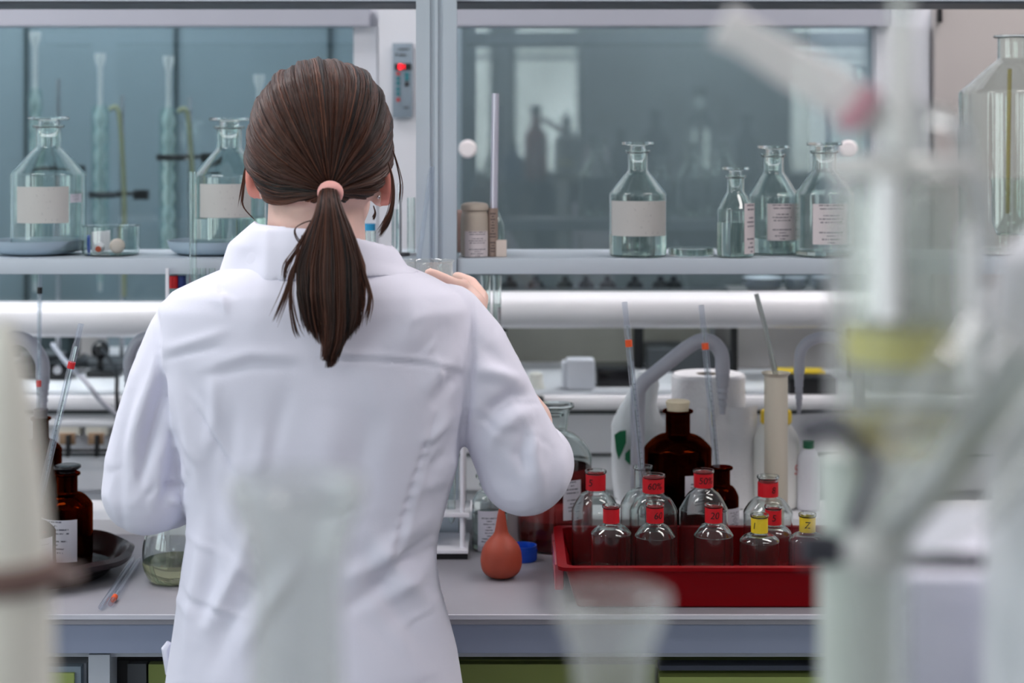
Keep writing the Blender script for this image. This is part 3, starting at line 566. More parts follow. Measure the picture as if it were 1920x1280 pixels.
# ================================================================== on the shelf
SH = SZ
def dish(label, cx, D, hw, ytop, z0):
    r = hw*D/F; h = Z(ytop, D)-z0
    return solo('shallow_dish', label, 'dish', MB().lathe(shell(chaikin([(0, z0+.0005), (r*.7, z0+.0005), (r*.93, z0+h*.35), (r, z0+h)], 2), .002), 48, (X(cx, D), D, 0)), MAT['dish_blue'], (X(cx, D), D, z0), 'grey blue dishes on the shelf')
DS = 2.55
dish('grey-blue shallow dish under the bottle at the shelf\'s window end', 70, DS, 86, 449, SH)
dish('grey-blue shallow dish half hidden by the white collar', 398, DS, 84, 450, SH)
zd = SH+.0045
bottle('stoppered clear bottle with blank label in the dish at the window end', 91, DS, 69, 23, (234, 276, 325), zd, lip=.005, stop='flat', lab=((48, 141, 348, 415, 'label_blank'), (143, 157, 362, 378, 'label_print')))
bottle('stoppered clear bottle with low liquid beside the person\'s ear', 430, DS, 69, 23, (236, 278, 328), zd, lip=.005, stop='flat', liquid=('water', 408), lab=((385, 478, 343, 405, 'label_blank'),))
# glass beaker with caps
t = thing('crystallizing_dish', 'low clear beaker holding plastic caps on the shelf', 'beaker', (X(210, 2.53), 2.53, SH))
R_ = 53*2.53/F; hz = Z(422, 2.53)-SH
part('glass_body', MB().lathe(shell([(0, SH+.0005), (R_-.004, SH+.0005), (R_-.001, SH+.002), (R_, SH+.006), (R_, SH+hz*.5), (R_, SH+hz*.96), (R_+.0015, SH+hz)], .0016), 48, (X(208, 2.53), 2.53, 0)), MAT['clear_glass'], t)
for i, (q, yy, m_, rr, lb) in enumerate(((186, 2.520, 'white_plastic', .008, 'white cap with orange centre inside the low beaker'), (220, 2.515, 'pink_beige', .011, 'round pinkish cap inside the low beaker'))):
    M_ = Matrix.Translation((X(q, yy), yy, SH+.004+rr)) @ Matrix.Rotation(PI/2+(.3 if i == 0 else 0), 4, 'X')
    c_ = thing('bottle_cap', lb, 'cap', (X(q, yy), yy, SH+.004))
    part('cap_shell', MB().lathe(chaikin([(0, -.005), (rr*.9, -.005), (rr, -.003), (rr, .005), (0, .005)], 1), 24, M=M_), MAT[m_], c_)
    if i == 0: part('cap_disc', MB().lathe([(0, .005), (rr*.55, .005), (rr*.55, .0062), (0, .0062)], 20, M=M_), MAT['orange_mark'], c_)
cc = thing('paper_slip', 'folded white and blue paper strip inside the low beaker', 'paper', (X(180, 2.54), 2.54, SH+.003))
part('white_side', MB().rings([[(X(172, 2.54)+a*.0, 2.54+b_, z) for a, b_ in ((0, 0), (0, .001))]+[(X(206, 2.55), 2.551+.001, z+.002), (X(206, 2.55), 2.551, z+.002)] for z in (SH+.004, SH+.034)]), MAT['white_plastic'], cc)
part('blue_side', MB().box(X(163, 2.53), X(168, 2.53), 2.53, 2.534, SH+.004, SH+.03), MAT['blue_plastic'], cc, smooth=False)
# middle: pipettes against the upright
t = thing('glass_pipette', 'thin glass pipette leaning in front of the aluminium upright', 'pipette', (X(790, 2.44), 2.44, BZ))
def gtube(px0, y0, px1, y1, D0, D1, r, m_='clear_glass', n=12, tip=0):
    a, b_ = P(px0, y0, D0), P(px1, y1, D1); return MB().tube([a, b_], [r, r], n)
part('pipette_tube', MB().tube([P(808, 312, 2.43), P(806, 330, 2.43), P(785, 490, 2.43), P(760, 700, 2.43), Vector((X(740, 2.43), 2.43, BZ+.002))], [.0016, .0032, .0032, .0032, .001], 12), MAT['pipette_glass'], t)
t = thing('glass_rod', 'upright thin glass rod in front of the aluminium upright', 'rod', (X(808, 2.435), 2.435, BZ))
part('rod', MB().tube([P(811, 312, 2.435), P(807, 500, 2.435), Vector((X(800, 2.435), 2.435, BZ+.002))], .0028, 12), MAT['pipette_glass'], t)
# tube rack and cylinders on the shelf between the head and the upright
t = thing('pipette_stand', 'small metal and glass pipette assembly on the shelf right of the ponytailed head', 'stand', (X(750, 2.52), 2.52, SH))
part('stand_base', MB().cyl((X(748, 2.52), 2.52, SH+.0005), .016, .004), MAT['stopper_grey'], t)
part('metal_rod', MB().tube([(X(749, 2.52), 2.52, SH+.004), P(749, 345, 2.52)], [.0035, .003], 12), MAT['steel'], t)
part('glass_sleeve', MB().tube([(X(741, 2.52), 2.515, SH+.004), P(741, 392, 2.515)], .005, 14), MAT['clear_glass'], t)
t = thing('measuring_cylinder', 'slim glass measuring cylinder on the shelf touching the upright\'s edge', 'cylinder', (X(771, 2.54), 2.54, SH))
part('glass_tube', MB().lathe(shell([(0, SH+.001), (.006, SH+.001), (.006, Z(370, 2.54))], .0008), 18, (X(771, 2.54), 2.54, 0)), MAT['clear_glass'], t)
part('foot', MB().cyl((X(771, 2.54), 2.54, SH+.0004), .0075, .0022), MAT['white_plastic'], t)
t = thing('capped_vial', 'small clear vial with bright blue cap on the shelf beside the neck', 'vial', (X(690, 2.5), 2.5, SH))
part('vial_body', MB().lathe(shell([(0, SH+.001), (.010, SH+.001), (.010, Z(432, 2.5))], .001), 20, (X(692, 2.5), 2.5, 0)), MAT['clear_glass'], t)
part('cap', MB().cyl((X(692, 2.5), 2.5, Z(432, 2.5)), .0095, .010), mat('cyan_plastic', (40, 150, 200), .4), t)
# jar, cylinder, rod, flask right of the upright
t = thing('powder_jar', 'beige glass jar with lid and printed label beside the upright', 'jar', (X(890, 2.5), 2.5, SH))
sc = 2.5/F; xj = X(890, 2.5); rj = 26*sc
part('jar_body', MB().lathe(chaikin([(0, SH+.0006), (rj-.002, SH+.0006), (rj, SH+.003), (rj, Z(405, 2.5)), (rj*.9, Z(399, 2.5)), (rj*.88, Z(394, 2.5)), (0, Z(394, 2.5))], 2), 36, (xj, 2.5, 0)), MAT['beige_jar'], t)
part('lid', MB().lathe(chaikin([(0, Z(396, 2.5)), (rj*.98, Z(396, 2.5)), (rj*1.03, Z(388, 2.5)), (rj*.9, Z(380, 2.5)), (0, Z(378, 2.5))], 2), 36, (xj, 2.5, 0)), MAT['beige_jar'], t)
patch('paper_label', MAT['label_warm'], t, (xj, 2.5), rj+.0004, -.75, 1.2, Z(480, 2.5), Z(432, 2.5))
t = solo('brown_jar', 'brown jar edge showing between the beige jar and the upright', 'jar', MB().lathe(chaikin([(0, SH+.0006), (.017, SH+.0006), (.017, Z(400, 2.6)), (.012, Z(392, 2.6)), (0, Z(392, 2.6))], 1), 24, (X(872, 2.58), 2.59, 0)), MAT['brown_rubber'], (X(872, 2.58), 2.59, SH))
t = thing('graduated_cylinder', 'brownish graduated cylinder holding a long silvery tube', 'cylinder', (X(924, 2.5), 2.5, SH))
part('cylinder_wall', MB().lathe(shell([(0, SH+.0006), (.0075, SH+.0006), (.0075, Z(390, 2.5))], .0009), 24, (X(924, 2.5), 2.5, 0)), mat('brown_film', (150, 128, 116), .5), t)
patch('graduations', MAT['scale_print_brown'] if 'scale_print_brown' in MAT else labelmat('scale_print_brown', (150, 130, 120), (70, 60, 60), 16, 2, .9), t, (X(924, 2.5), 2.5), .0078, -.9, .9, SH+.002, Z(392, 2.5))
solo('long_tube', 'tall silvery white tube standing up from the brown cylinder', 'tube', MB().tube([(X(925, 2.5), 2.5, SH+.004), P(929, 175, 2.5)], .0056, 20), mat('satin_tube', (205, 203, 218), .18, metal=.45), (X(925, 2.5), 2.5, SH+.004))
t = thing('small_flask', 'small clear flask behind the brown graduated cylinder', 'flask', (X(930, 2.57), 2.57, SH))
part('glass_body', MB().lathe(shell(chaikin([(0, SH+.0006), (.013, SH+.0006), (.014, SH+.01), (.014, Z(425, 2.57)), (.006, Z(402, 2.57)), (.005, Z(396, 2.57))], 2), .001), 30, (X(930, 2.57), 2.57, 0)), MAT['clear_glass'], t)
solo('cardboard_tab', 'small pinkish card block at the foot of the small flask', 'card', MB().box(X(930, 2.5), X(950, 2.5), 2.49, 2.51, SH+.0006, Z(450, 2.5), .001), MAT['pink_beige'], (X(940, 2.5), 2.5, SH))
# clear stoppered bottles
bottle('clear stoppered bottle alone at mid shelf, a third full', 1196, 2.51, 54, 19, (281, 320, 362), SH, stop='flat', liquid=('water', 440), lab=((1146, 1246, 375, 440, 'label_blank'),))
t = thing('petri_dish', 'low glass petri dish between the shelf bottles', 'dish', (X(1296, 2.52), 2.52, SH))
rp_ = 42*2.52/F
part('dish_base', MB().lathe(shell([(0, SH+.0006), (rp_, SH+.0006), (rp_, SH+.010)], .0012), 44, (X(1296, 2.52), 2.52, 0)), MAT['clear_glass'], t)
part('dish_lid', MB().lathe([(0, SH+.0125), (rp_+.0016, SH+.0125), (rp_+.0016, SH+.0035), (rp_+.0006, SH+.0035), (rp_+.0006, SH+.0112), (0, SH+.0112)], 44, (X(1296, 2.52), 2.52, 0)), MAT['clear_glass'], t)
bottle('smallest stoppered clear bottle on the shelf, half full', 1379, 2.49, 35, 16, (328, 358, 392), SH, stop='flat', lip=.003, liquid=('water', 416), lab=((1391, 1413, 380, 474, 'label_warm'),))
bottle('stoppered clear bottle with printed label behind the smallest one', 1450, 2.555, 47, 19, (288, 323, 366), SH, stop='flat', liquid=('water', 445), lab=((1432, 1484, 380, 448, 'label_warm'),))
bottle('stoppered clear bottle with printed label partly behind the blurred apparatus', 1546, 2.51, 55, 22, (282, 318, 362), SH, stop='flat', liquid=('water', 470), lab=((1516, 1580, 380, 455, 'label_warm'),))
# large bottle at the picture's edge
t = bottle('very large clear bottle with glass dip tube at the end of the shelf', 1897, 2.565, 97, 26, (66, 112, 172), SH, name='aspirator_bottle', lip=.006, liquid=('yellow_liquid', 475))
part('dip_tube', MB().tube([P(1893, 130, 2.565), P(1889, 400, 2.565)], .0030, 14), MAT['dip_tube_yellow'] if 'dip_tube_yellow' in MAT else filmmat('dip_tube_yellow', (240, 230, 190), .35, (230, 215, 150)), t)
part('inner_vessel', MB().lathe(shell(chaikin([(0, Z(440, 2.565)), (.030, Z(440, 2.565)), (.030, Z(338, 2.565)), (.033, Z(334, 2.565))], 1), .0012), 32, (X(1897, 2.565), 2.565, 0)), MAT['clear_glass'], t)
# ================================================================== on the ledge at the back of the bench
LZ = BZ+.0235
def tap(label, path, D, r, tip, loc):
    t = thing('gooseneck_tap', label, 'tap', loc, 'grey curved taps on the bench ledge')
    pts = [P(a, b_, D) if len(q) == 2 else Vector(q) for q in path for a, b_ in [q[:2]]]
    base = Vector((pts[0].x, pts[0].y, LZ)); sp = spline([base]+pts, 10)
    part('base_flange', MB().lathe(chaikin([(0, LZ+.0003), (.020, LZ+.0003), (.020, LZ+.008), (r+.002, LZ+.016), (0, LZ+.016)], 1), 28, tuple(base*Vector((1, 1, 0)) if False else (base.x, base.y, 0))), MAT['tap_grey'], t)
    part('spout', MB().tube(sp, r, 20), MAT['tap_grey'], t)
    e = sp[-1]; k = len(tip); prof = []
    for i, (dz, rr) in enumerate(tip): prof.append((rr, -dz))
    part('nozzle', MB().lathe([(0, prof[0][1])]+prof+[(0, prof[-1][1])], 20, tuple(e)), MAT['grey_plastic'], t, label='ribbed nozzle')
    return t
tipA = [(-.002, .0105), (.010, .0105), (.010, .0095), (.02, .0095), (.021, .008), (.028, .009), (.03, .0072), (.038, .008), (.04, .0062), (.048, .0066), (.05, .005), (.062, .0045)]
DT = 2.605
tap('thick grey curved tap rising out of the white bag', [(1196, 900), (1196, 760), (1203, 722), (1240, 690), (1300, 644), (1332, 640), (1352, 662), (1355, 700)], DT, .0112, tipA, (X(1196, DT), DT, LZ))
tipB = [(q, rr*.7) for q, rr in tipA]
t = tap('slim grey curved tap by the yellow strip', [(1612, 900), (1612, 760), (1605, 670), (1572, 636), (1530, 634), (1503, 655), (1498, 700)], DT, .0085, tipB, (X(1612, DT), DT, LZ))
t = tap('grey curved tap behind the slim pipette left of the person', [(-30, 900), (-30, 740), (-12, 660), (22, 634), (55, 642), (78, 675), (80, 706)], DT, .0105, tipA, (X(-30, DT), DT, LZ))
tap('grey curved tap mostly behind the white sleeve', [(330, 900), (330, 740), (316, 660), (285, 632), (258, 640), (243, 668), (241, 690)], DT, .0085, tipB, (X(330, DT), DT, LZ))
# paper towel roll
DR = 2.692; rr = 69*DR/F; t = thing('paper_towel_roll', 'white paper towel roll standing behind the big amber bottle', 'paper towel', (X(1328, DR), DR, LZ))
zt = Z(700, DR)
part('paper', MB().lathe([(.02, LZ+.001)]+[(rr, LZ+.001), (rr, zt-.004), (rr-.003, zt), (.02, zt), (.02, LZ+.001)], 48, (X(1328, DR), DR, 0)), MAT['paper_towel'], t)
part('card_core', MB().lathe([(.0195, LZ+.001), (.0195, zt-.001), (.018, zt-.001), (.018, LZ+.001), (.0195, LZ+.001)], 32, (X(1328, DR), DR, 0)), MAT['card_core'], t)
part('loose_sheet', MB().rings([[(X(1328, DR)+(rr+.001+.028*max(0, (k-9)/14)**1.5)*math.cos(-PI/2-2.0+k*.13)-.0*k, DR+(rr+.001+.006*math.sin(k))*math.sin(-PI/2-2.0+k*.13), z) for k in range(24)]+[(X(1328, DR)+(rr+.0004+.028*max(0, (k-9)/14)**1.5)*math.cos(-PI/2-2.0+k*.13), DR+(rr+.0004+.006*math.sin(k))*math.sin(-PI/2-2.0+k*.13), z) for k in range(23, -1, -1)] for z in (LZ+.001, zt-.045)]), MAT['paper_towel'], t)
# white bag
t = thing('plastic_bag', 'crumpled white plastic bag with green print around the grey tap', 'bag', (X(1185, 2.62), 2.66, LZ))
def bagring(y, a, b_, hx, hy, sd):
    z = Z(y, 2.64); cx = (X(a, 2.64)+X(b_, 2.64))/2; w = (X(b_, 2.64)-X(a, 2.64))/2; hy *= .85
    return [(cx+w*(abs(math.cos(q))**.8)*(1 if math.cos(q) > 0 else -1)*(1+.05*math.sin(5*q+sd)), 2.664+hy*(abs(math.sin(q))**.8)*(1 if math.sin(q) > 0 else -1)*(1+.08*math.sin(4*q+sd*2)), max(z, LZ+.0006)) for q in np.linspace(0, 2*PI, 32, endpoint=False)]
part('bag_body', MB().rings([bagring(*q) for q in ((940, 1156, 1250, 0, .036, 0), (900, 1150, 1256, 0, .04, .6), (850, 1147, 1258, 0, .041, 1.4), (800, 1146, 1256, 0, .038, 2.2), (785, 1152, 1240, 0, .034, 2.6), (760, 1168, 1232, 0, .028, 3), (725, 1188, 1238, 0, .02, 3.4), (700, 1200, 1234, 0, .016, 3.6))]), MAT['bag_white'], t)
def leafp(pts, D, name, m_, parent, th=.0006):
    f = [P(a, b_, D) for a, b_ in pts]; n = len(f)
    return part(name, MB().add([tuple(p) for p in f]+[(p.x, p.y+th, p.z) for p in f], [tuple(range(n)), tuple(range(2*n-1, n-1, -1))]+[(i, i+n, (i+1) % n+n, (i+1) % n) for i in range(n)]), MAT[m_], parent, smooth=False)
leafp([(1152, 815), (1162, 808), (1174, 806), (1174, 830), (1166, 850), (1160, 862), (1155, 845)], 2.620, 'green_print', 'green_print', t)
leafp([(1172, 850), (1185, 838), (1205, 832), (1225, 845), (1222, 868), (1200, 878), (1182, 872), (1172, 862)], 2.6175, 'green_print', 'green_print', t)
# wash bottle with yellow cap, beige tube, second white bottle
t = thing('wash_bottle', 'white plastic bottle with yellow cap and red letters behind the beige tube', 'bottle', (X(1455, 2.66), 2.65, LZ))
xw = X(1455, 2.66); rw = 44*2.66/F
part('bottle_body', MB().lathe(chaikin([(0, LZ+.0005), (rw-.004, LZ+.0005), (rw, LZ+.006), (rw, Z(840, 2.66)), (rw*.98, Z(815, 2.66)), (rw*.7, Z(800, 2.66)), (rw*.62, Z(792, 2.66)), (0, Z(792, 2.66))], 2), 40, (xw, 2.66, 0)), MAT['hdpe'], t)
part('screw_cap', MB().lathe(chaikin([(0, Z(797, 2.66)), (rw*.67, Z(797, 2.66)), (rw*.67, Z(772, 2.66)), (rw*.6, Z(768, 2.66)), (0, Z(768, 2.66))], 1), 36, (xw, 2.66, 0)), MAT['yellow_plastic'], t, label='yellow cap')
wrap_text('SC', .021, MAT['red_mark'], t, (xw, 2.66), rw+.0004, Z(885, 2.62), 1.02, 'lettering')
t = thing('plastic_bottle', 'small translucent white bottle with grey foot past the red letters', 'bottle', (X(1518, 2.63), 2.64, LZ))
part('bottle_body', MB().lathe(chaikin([(0, LZ+.0005), (.017, LZ+.0005), (.0185, LZ+.004), (.0185, Z(860, 2.64)), (.012, Z(845, 2.64)), (.008, Z(838, 2.64)), (0, Z(838, 2.64))], 2), 30, (X(1516, 2.64), 2.64, 0)), MAT['white_plastic'], t)
part('cap', MB().cyl((X(1516, 2.64), 2.64, Z(840, 2.64)), .0085, .012), MAT['green_print'], t)
t = thing('plastic_cylinder', 'tall beige plastic measuring cylinder behind the red tray', 'cylinder', (X(1455, 2.5), 2.5, BZ))
xq = X(1455, 2.5); rq = 22*2.5/F
part('cylinder_wall', MB().lathe(shell([(0, BZ+.002), (rq, BZ+.002), (rq, BZ+.02), (rq, Z(705, 2.5)), (rq*1.25, Z(698, 2.5))], .0015), 32, (xq, 2.5, 0)), MAT['tube_beige'], t)
part('foot', MB().lathe(chaikin([(0, BZ+.0005), (rq*1.9, BZ+.0005), (rq*1.8, BZ+.006), (rq, BZ+.012), (0, BZ+.012)], 1), 6, (xq, 2.5, 0)), MAT['tube_beige'], t)
solo('thin_pipette', 'thin plain pipette leaning out of the beige measuring cylinder', 'pipette', MB().tube([P(1418, 551, 2.5), P(1434, 610, 2.5), P(1452, 692, 2.5), P(1466, 760, 2.5)], [.0034, .0034, .0042, .0042], 14), MAT['frosted_glass'], tuple(P(1466, 760, 2.5)))
# big amber and small amber
bottle('big dark amber bottle with cream stopper behind the red tray', 1271, 2.475, 63, 23, (768, 812, 845), BZ, 'dark_amber', rnd=.55, lip=.0045, stop='cork', lab=((1278, 1327, 880, 950, 'label_print'),))
bottle('small amber bottle with a pipette standing in it behind the tray', 1353, 2.43, 32, 16, (874, 908, 935), BZ, 'amber_glass', rnd=.55, lip=.004, lab=((1358, 1387, 948, 990, 'label_print_b'),))
def grad_pipette(label, x0, y0, x1, y1, D0, D1, tend, band, w=8.0, group=None, mark='orange_mark', bm_=True, name='graduated_pipette', cat='pipette'):
    a = P(x0, y0, D0); b_ = P(x1, y1, D1); d = (b_-a); L = d.length; d.normalize(); e = a+d*(L+tend); s = (D0/F)*w/2*1.0
    t = thing(name, label, cat, tuple(e), group)
    T = L+tend
    part('glass_tube', MB().tube([a, a+d*T*.085, a+d*T*.095, a+d*T*.80, a+d*T*.9, e], [s*.95, s*.95, s*1.15, s*1.15, s*.7, s*.35], 16), MAT['pipette_glass'], t)
    part('bore', MB().tube([a+d*T*.10, a+d*T*.82], s*.38, 8), MAT['water'], t)
    for q, m_ in band: part('colour_band', MB().tube([a+d*T*q, a+d*T*(q+.028)], s*1.2, 16), MAT[m_], t, label={'orange_mark': 'orange band', 'red_mark': 'red band', 'black': 'black band'}[m_])
    k = MB()
    for i in range(20):
        c = a+d*T*(.34+.022*i)+Vector((s*.35, -s*1.08, 0)); k.box(c.x-s*.4, c.x+s*.4, c.y-.0002, c.y, c.z-.0002, c.z+.0003)
    part('graduations', k, MAT['dark_grey'], t, smooth=False)
    return t
PG = 'graduated pipettes standing in bottles'
grad_pipette('orange banded pipette standing in the clear bottle in the tray', 1171, 566, 1203, 880, 2.34, 2.34, .10, ((.158, 'orange_mark'),), 11, PG)
grad_pipette('orange banded pipette standing in the small amber bottle', 1315, 572, 1344, 878, 2.43, 2.43, .085, ((.170, 'orange_mark'),), 11, PG)
grad_pipette('red banded pipette leaning out of the front amber bottle', 152, 607, 72, 946, 2.28, 2.28, .06, ((.17, 'red_mark'),), 11.5, PG)
grad_pipette('slender black banded pipette standing in the tall amber bottle', 75, 500, 72, 770, 2.47, 2.47, .12, ((.09, 'black'), (.50, 'red_mark')), 8, PG)
# ================================================================== pink flask, rack, labelled bottle, bulb, cap
DF_ = 2.50; xf = X(1040, DF_); s = DF_/F
t = thing('stock_flask', 'large clear flask half full of pink liquid under the bent elbow', 'flask', (xf, DF_, BZ))
rb_ = 70*s; pr = chaikin([(0, BZ+.0006), (rb_-.006, BZ+.0006), (rb_, BZ+.008), (rb_, Z(945, DF_)), (rb_, Z(872, DF_)), (rb_*.98, Z(845, DF_)), (rb_*.62, Z(815, DF_)), (22*s, Z(808, DF_)), (24*s, Z(800, DF_)), (25*s, Z(778, DF_)), (30*s, Z(768, DF_))], 2)+[(37*s, Z(762, DF_)), (37*s, Z(757, DF_))]
part('glass_body', MB().lathe(shell(pr, .002), 48, (xf, DF_, 0)), MAT['clear_glass'], t)
part('liquid', MB().lathe(inner_fill(pr, .0018, BZ+.004, Z(872, DF_)), 44, (xf, DF_, 0)), MAT['pink_liquid'], t)
patch('paper_label', MAT['label_print'], t, (xf, DF_), rb_+.0006, .2, .72, Z(960, DF_), Z(888, DF_))
t = thing('black_clip', 'black clip resting on the hood edge behind the flask neck', 'clip', (X(1005, 3.05), 3.06, zc))
part('clip_body', MB().box(X(985, 3.03), X(1020, 3.03), 2.99, 3.049, Z(754, 3.03), Z(744, 3.03), .002), MAT['black'], t)
b1 = bottle('clear stoppered bottle with printed label behind the rubber bulb', 918, 2.485, 33, 15, (905, 918, 946), BZ, rnd=.8, stop='flat', lab=((897, 938, 951, 1027, 'label_print_b'),), liquid=('water', 960))
solo('label_card', 'cream printed carton standing beside the labelled clear bottle', 'carton', MB().box(X(940, 2.52), X(974, 2.52), 2.50, 2.535, BZ+.0006, Z(958, 2.52), .001), MAT['label_warm'], (X(957, 2.52), 2.52, BZ))
# white pipette rack
t = thing('pipette_rack', 'white pipette rack with black edged base beside the person\'s waist', 'rack', (X(790, 2.47), 2.47, BZ))
part('base_plate', MB().box(X(740, 2.43), X(878, 2.43), 2.42, 2.53, BZ+.009, BZ+.014, .001), MAT['white_plastic'], t)
part('base_foot', MB().box(X(742, 2.43), X(877, 2.43), 2.424, 2.526, BZ+.0006, BZ+.009), MAT['black'], t, smooth=False)
part('middle_plate', MB().box(X(740, 2.43), X(880, 2.43), 2.43, 2.52, Z(970, 2.43), Z(962, 2.43), .001), MAT['white_plastic'], t)
part('top_plate', MB().box(X(740, 2.43), X(880, 2.43), 2.43, 2.52, Z(820, 2.43), Z(812, 2.43), .001), MAT['white_plastic'], t)
for q in (748, 867):
    for yy in (2.437, 2.510): part('rack_post', MB().tube([(X(q, 2.43), yy, BZ+.0135), (X(q, 2.43), yy, Z(815, 2.43))], .0036, 14), MAT['white_plastic'], t)
for i, q in enumerate((776, 800, 824, 846)):
    solo('rack_tube', ('clear tube in the white rack nearest the person', 'second clear tube in the white rack from the person', 'third clear tube in the white rack from the person', 'clear tube in the white rack nearest its outer post')[i], 'tube', MB().lathe(shell(chaikin([(0, Z(985, 2.45)), (.004, Z(980, 2.45)), (.0062, Z(965, 2.45)), (.0062, Z(790, 2.45))], 1), .0009), 20, (X(q, 2.45), 2.46, 0)), MAT['clear_glass'], (X(q, 2.45), 2.46, Z(985, 2.45)), 'tubes in the white rack')
# burettes behind the raised hand
for i, (px, w, ye, lb) in enumerate(((910, .0075, 640, 'bluish glass burette nearest the raised hand'), (932, .0062, 640, 'graduated burette with an orange mark behind the raised forearm'))):
    D = 2.56; t = thing('burette', lb, 'burette', (X(px+2, D), D, LZ), 'burettes behind the raised hand')
    ztop = Z(514, D)-.002
    part('glass_tube', MB().lathe(shell([(0, LZ+.03), (.002, LZ+.03), (.003, LZ+.05), (w, LZ+.06), (w, ztop-.01), (w+.0008, ztop)], .001), 22, (X(px, D), D, 0)), MAT['clear_glass'], t)
    part('foot', MB().cyl((X(px, D), D, LZ+.0005) if False else (X(px, D), D-.0, LZ+.0005), .011, .03), MAT['white_plastic'], t)
    part('inner_liquid', MB().lathe([(0, LZ+.061), (w-.0009, LZ+.061), (w-.0009, Z(570, D)), (0, Z(570, D))], 18, (X(px, D), D, 0)), MAT['water'], t)
    if i: part('tap', MB().tube([(X(px, D)-.012, D-.008, Z(632, D)), (X(px, D)+.01, D-.008, Z(630, D))], .003, 10), MAT['orange_mark'], t); patch('graduations', MAT['scale_print'], t, (X(px, D), D), w+.0004, .1, 1.1, Z(640, D), Z(575, D))
    else: part('collar', MB().cyl((X(px, D), D, Z(618, D)), w+.002, .01), MAT['white_plastic'], t)
solo('white_clamp_block', 'small white block behind the orange marked burette', 'clamp', MB().box(X(939, 2.6), X(949, 2.6), 2.585, 2.60, Z(665, 2.6), Z(622, 2.6), .001).box(X(942, 2.6), X(946, 2.6), 2.59, 2.595, LZ+.0005, Z(665, 2.6)), MAT['white_plastic'], (X(944, 2.6), 2.59, LZ))
# bulb and cap
DB = 2.325; xb = X(940, DB); s = DB/F
solo('pipette_bulb', 'terracotta rubber pipette bulb standing on the bench', 'bulb', MB().lathe(chaikin([(0, BZ+.0006), (14*s, BZ+.0006), (26*s, BZ+.003), (37*s, Z(1068, DB)), (39.5*s, Z(1048, DB)), (36*s, Z(1026, DB)), (24*s, Z(1010, DB)), (13.5*s, Z(1000, DB)), (10.5*s, Z(985, DB)), (7.5*s, Z(965, DB)), (5*s, Z(954, DB)), (4*s, Z(951.5, DB)), (0, Z(951.5, DB))], 2), 44, (xb, DB, 0)), MAT['rubber_orange'], (xb, DB, BZ))
DC = 2.42; xc = X(980, DC); s = DC/F; m = MB(); R0 = 26*s; h = Z(1021, DC)-BZ
m.lathe(shell([(0, BZ+.0006), (R0, BZ+.0006), (R0, BZ+h*.85), (R0*1.02, BZ+h)], .002), 44, (xc, DC, 0))
for k in range(40): a = 2*PI*k/40; m.box(xc+R0*math.cos(a)-.0007, xc+R0*math.cos(a)+.0007, DC+R0*math.sin(a)-.0007, DC+R0*math.sin(a)+.0007, BZ+.002, BZ+h*.8)
solo('blue_screw_cap', 'ribbed blue screw cap lying open side up behind the bulb', 'cap', m, MAT['blue_plastic'], (xc, DC, BZ))
# ================================================================== red tray with taped bottles
TX0, TX1 = X(1040, 2.20), X(1660, 2.20); TY0, TY1 = 2.165, 2.40; TH = .052
t = thing('red_tray', 'deep red plastic tray full of taped bottles at the bench front', 'tray', ((TX0+TX1)/2, 2.28, BZ))
def rr_ring(x0, x1, y0, y1, z, r, n=5):
    out = []
    for cx_, cy_, a0 in ((x1-r, y1-r, 0), (x0+r, y1-r, PI/2), (x0+r, y0+r, PI), (x1-r, y0+r, 3*PI/2)):
        out += [(cx_+r*math.cos(a0+PI/2*k/n), cy_+r*math.sin(a0+PI/2*k/n), z) for k in range(n+1)]
    return out
z0 = BZ+.0006; i = .017
R = [rr_ring(TX0+i+.012, TX1-i-.012, TY0+.014, TY1-.014, z0, .008), rr_ring(TX0+i+.010, TX1-i-.010, TY0+.012, TY1-.012, z0+.002, .01), rr_ring(TX0+i-.004, TX1-i+.004, TY0+.009, TY1-.009, z0+TH-.004, .012),
     rr_ring(TX0+.003, TX1-.003, TY0, TY1, z0+TH-.003, .014), rr_ring(TX0+.003, TX1-.003, TY0, TY1, z0+TH+.0015, .014), rr_ring(TX0+i-.002, TX1-i+.002, TY0+.011, TY1-.011, z0+TH+.0015, .012),
     rr_ring(TX0+i+.012, TX1-i-.012, TY0+.015, TY1-.015, z0+.004, .009)]
part('tray_body', MB().rings(R), MAT['tray_red'], t, ang=30)
part('end_grip', MB().box(TX0, TX0+.012, TY0+.04, TY1-.02, z0+.014, z0+TH-.004, .003), mat('grip_pink', (190, 90, 100), .25, coat=.5), t, label='paler end grip')
tz = z0+.0045; TG = 'taped clear bottles in the red tray'
def tb(label, cx, D, hw, nw, yt, yn, ys, tape, rnd=.5, liquid=('clear', 0), th=.0016, group=TG): return bottle(label, cx, D, hw, nw, (yt, yn, ys), tz, 'hazy_glass', rnd=rnd, lip=.0022, tape=tape, th=th, group=group)
BR, FR = 2.345, 2.25
tb('large bottle taped red at the tray corner under the elbow', 1117, BR, 45, 17.5, 881, 920, 962, (888, 917, 'tape_red', '5', -.6))
tb('large untaped clear bottle in the tray with a pipette in it', 1205, 2.365, 42, 16, 873, 915, 950, None)
tb('large bottle with red tape reading 60% before the untaped one', 1225, 2.31, 45, 19, 889, 925, 962, (895, 922, 'tape_red', '60%', .05))
tb('large bottle at the tray back with red tape reading 50%', 1319, BR, 46, 17, 880, 915, 955, (885, 912, 'tape_red', '50%', .15), rnd=.1)
tb('large bottle with red tape behind the yellow taped ones', 1440, BR, 46, 18, 891, 930, 965, (903, 929, 'tape_red', '8', .4))
tb('small bottle with wordless red tape in the front row', 1146, FR, 38, 14, 946, 982, 1002, (952, 979, 'tape_red', '', 0))
tb('small red taped bottle second along the front row from the elbow', 1228, FR, 38, 15, 944, 980, 1005, (950, 978, 'tape_red', '60', .3), rnd=.15)
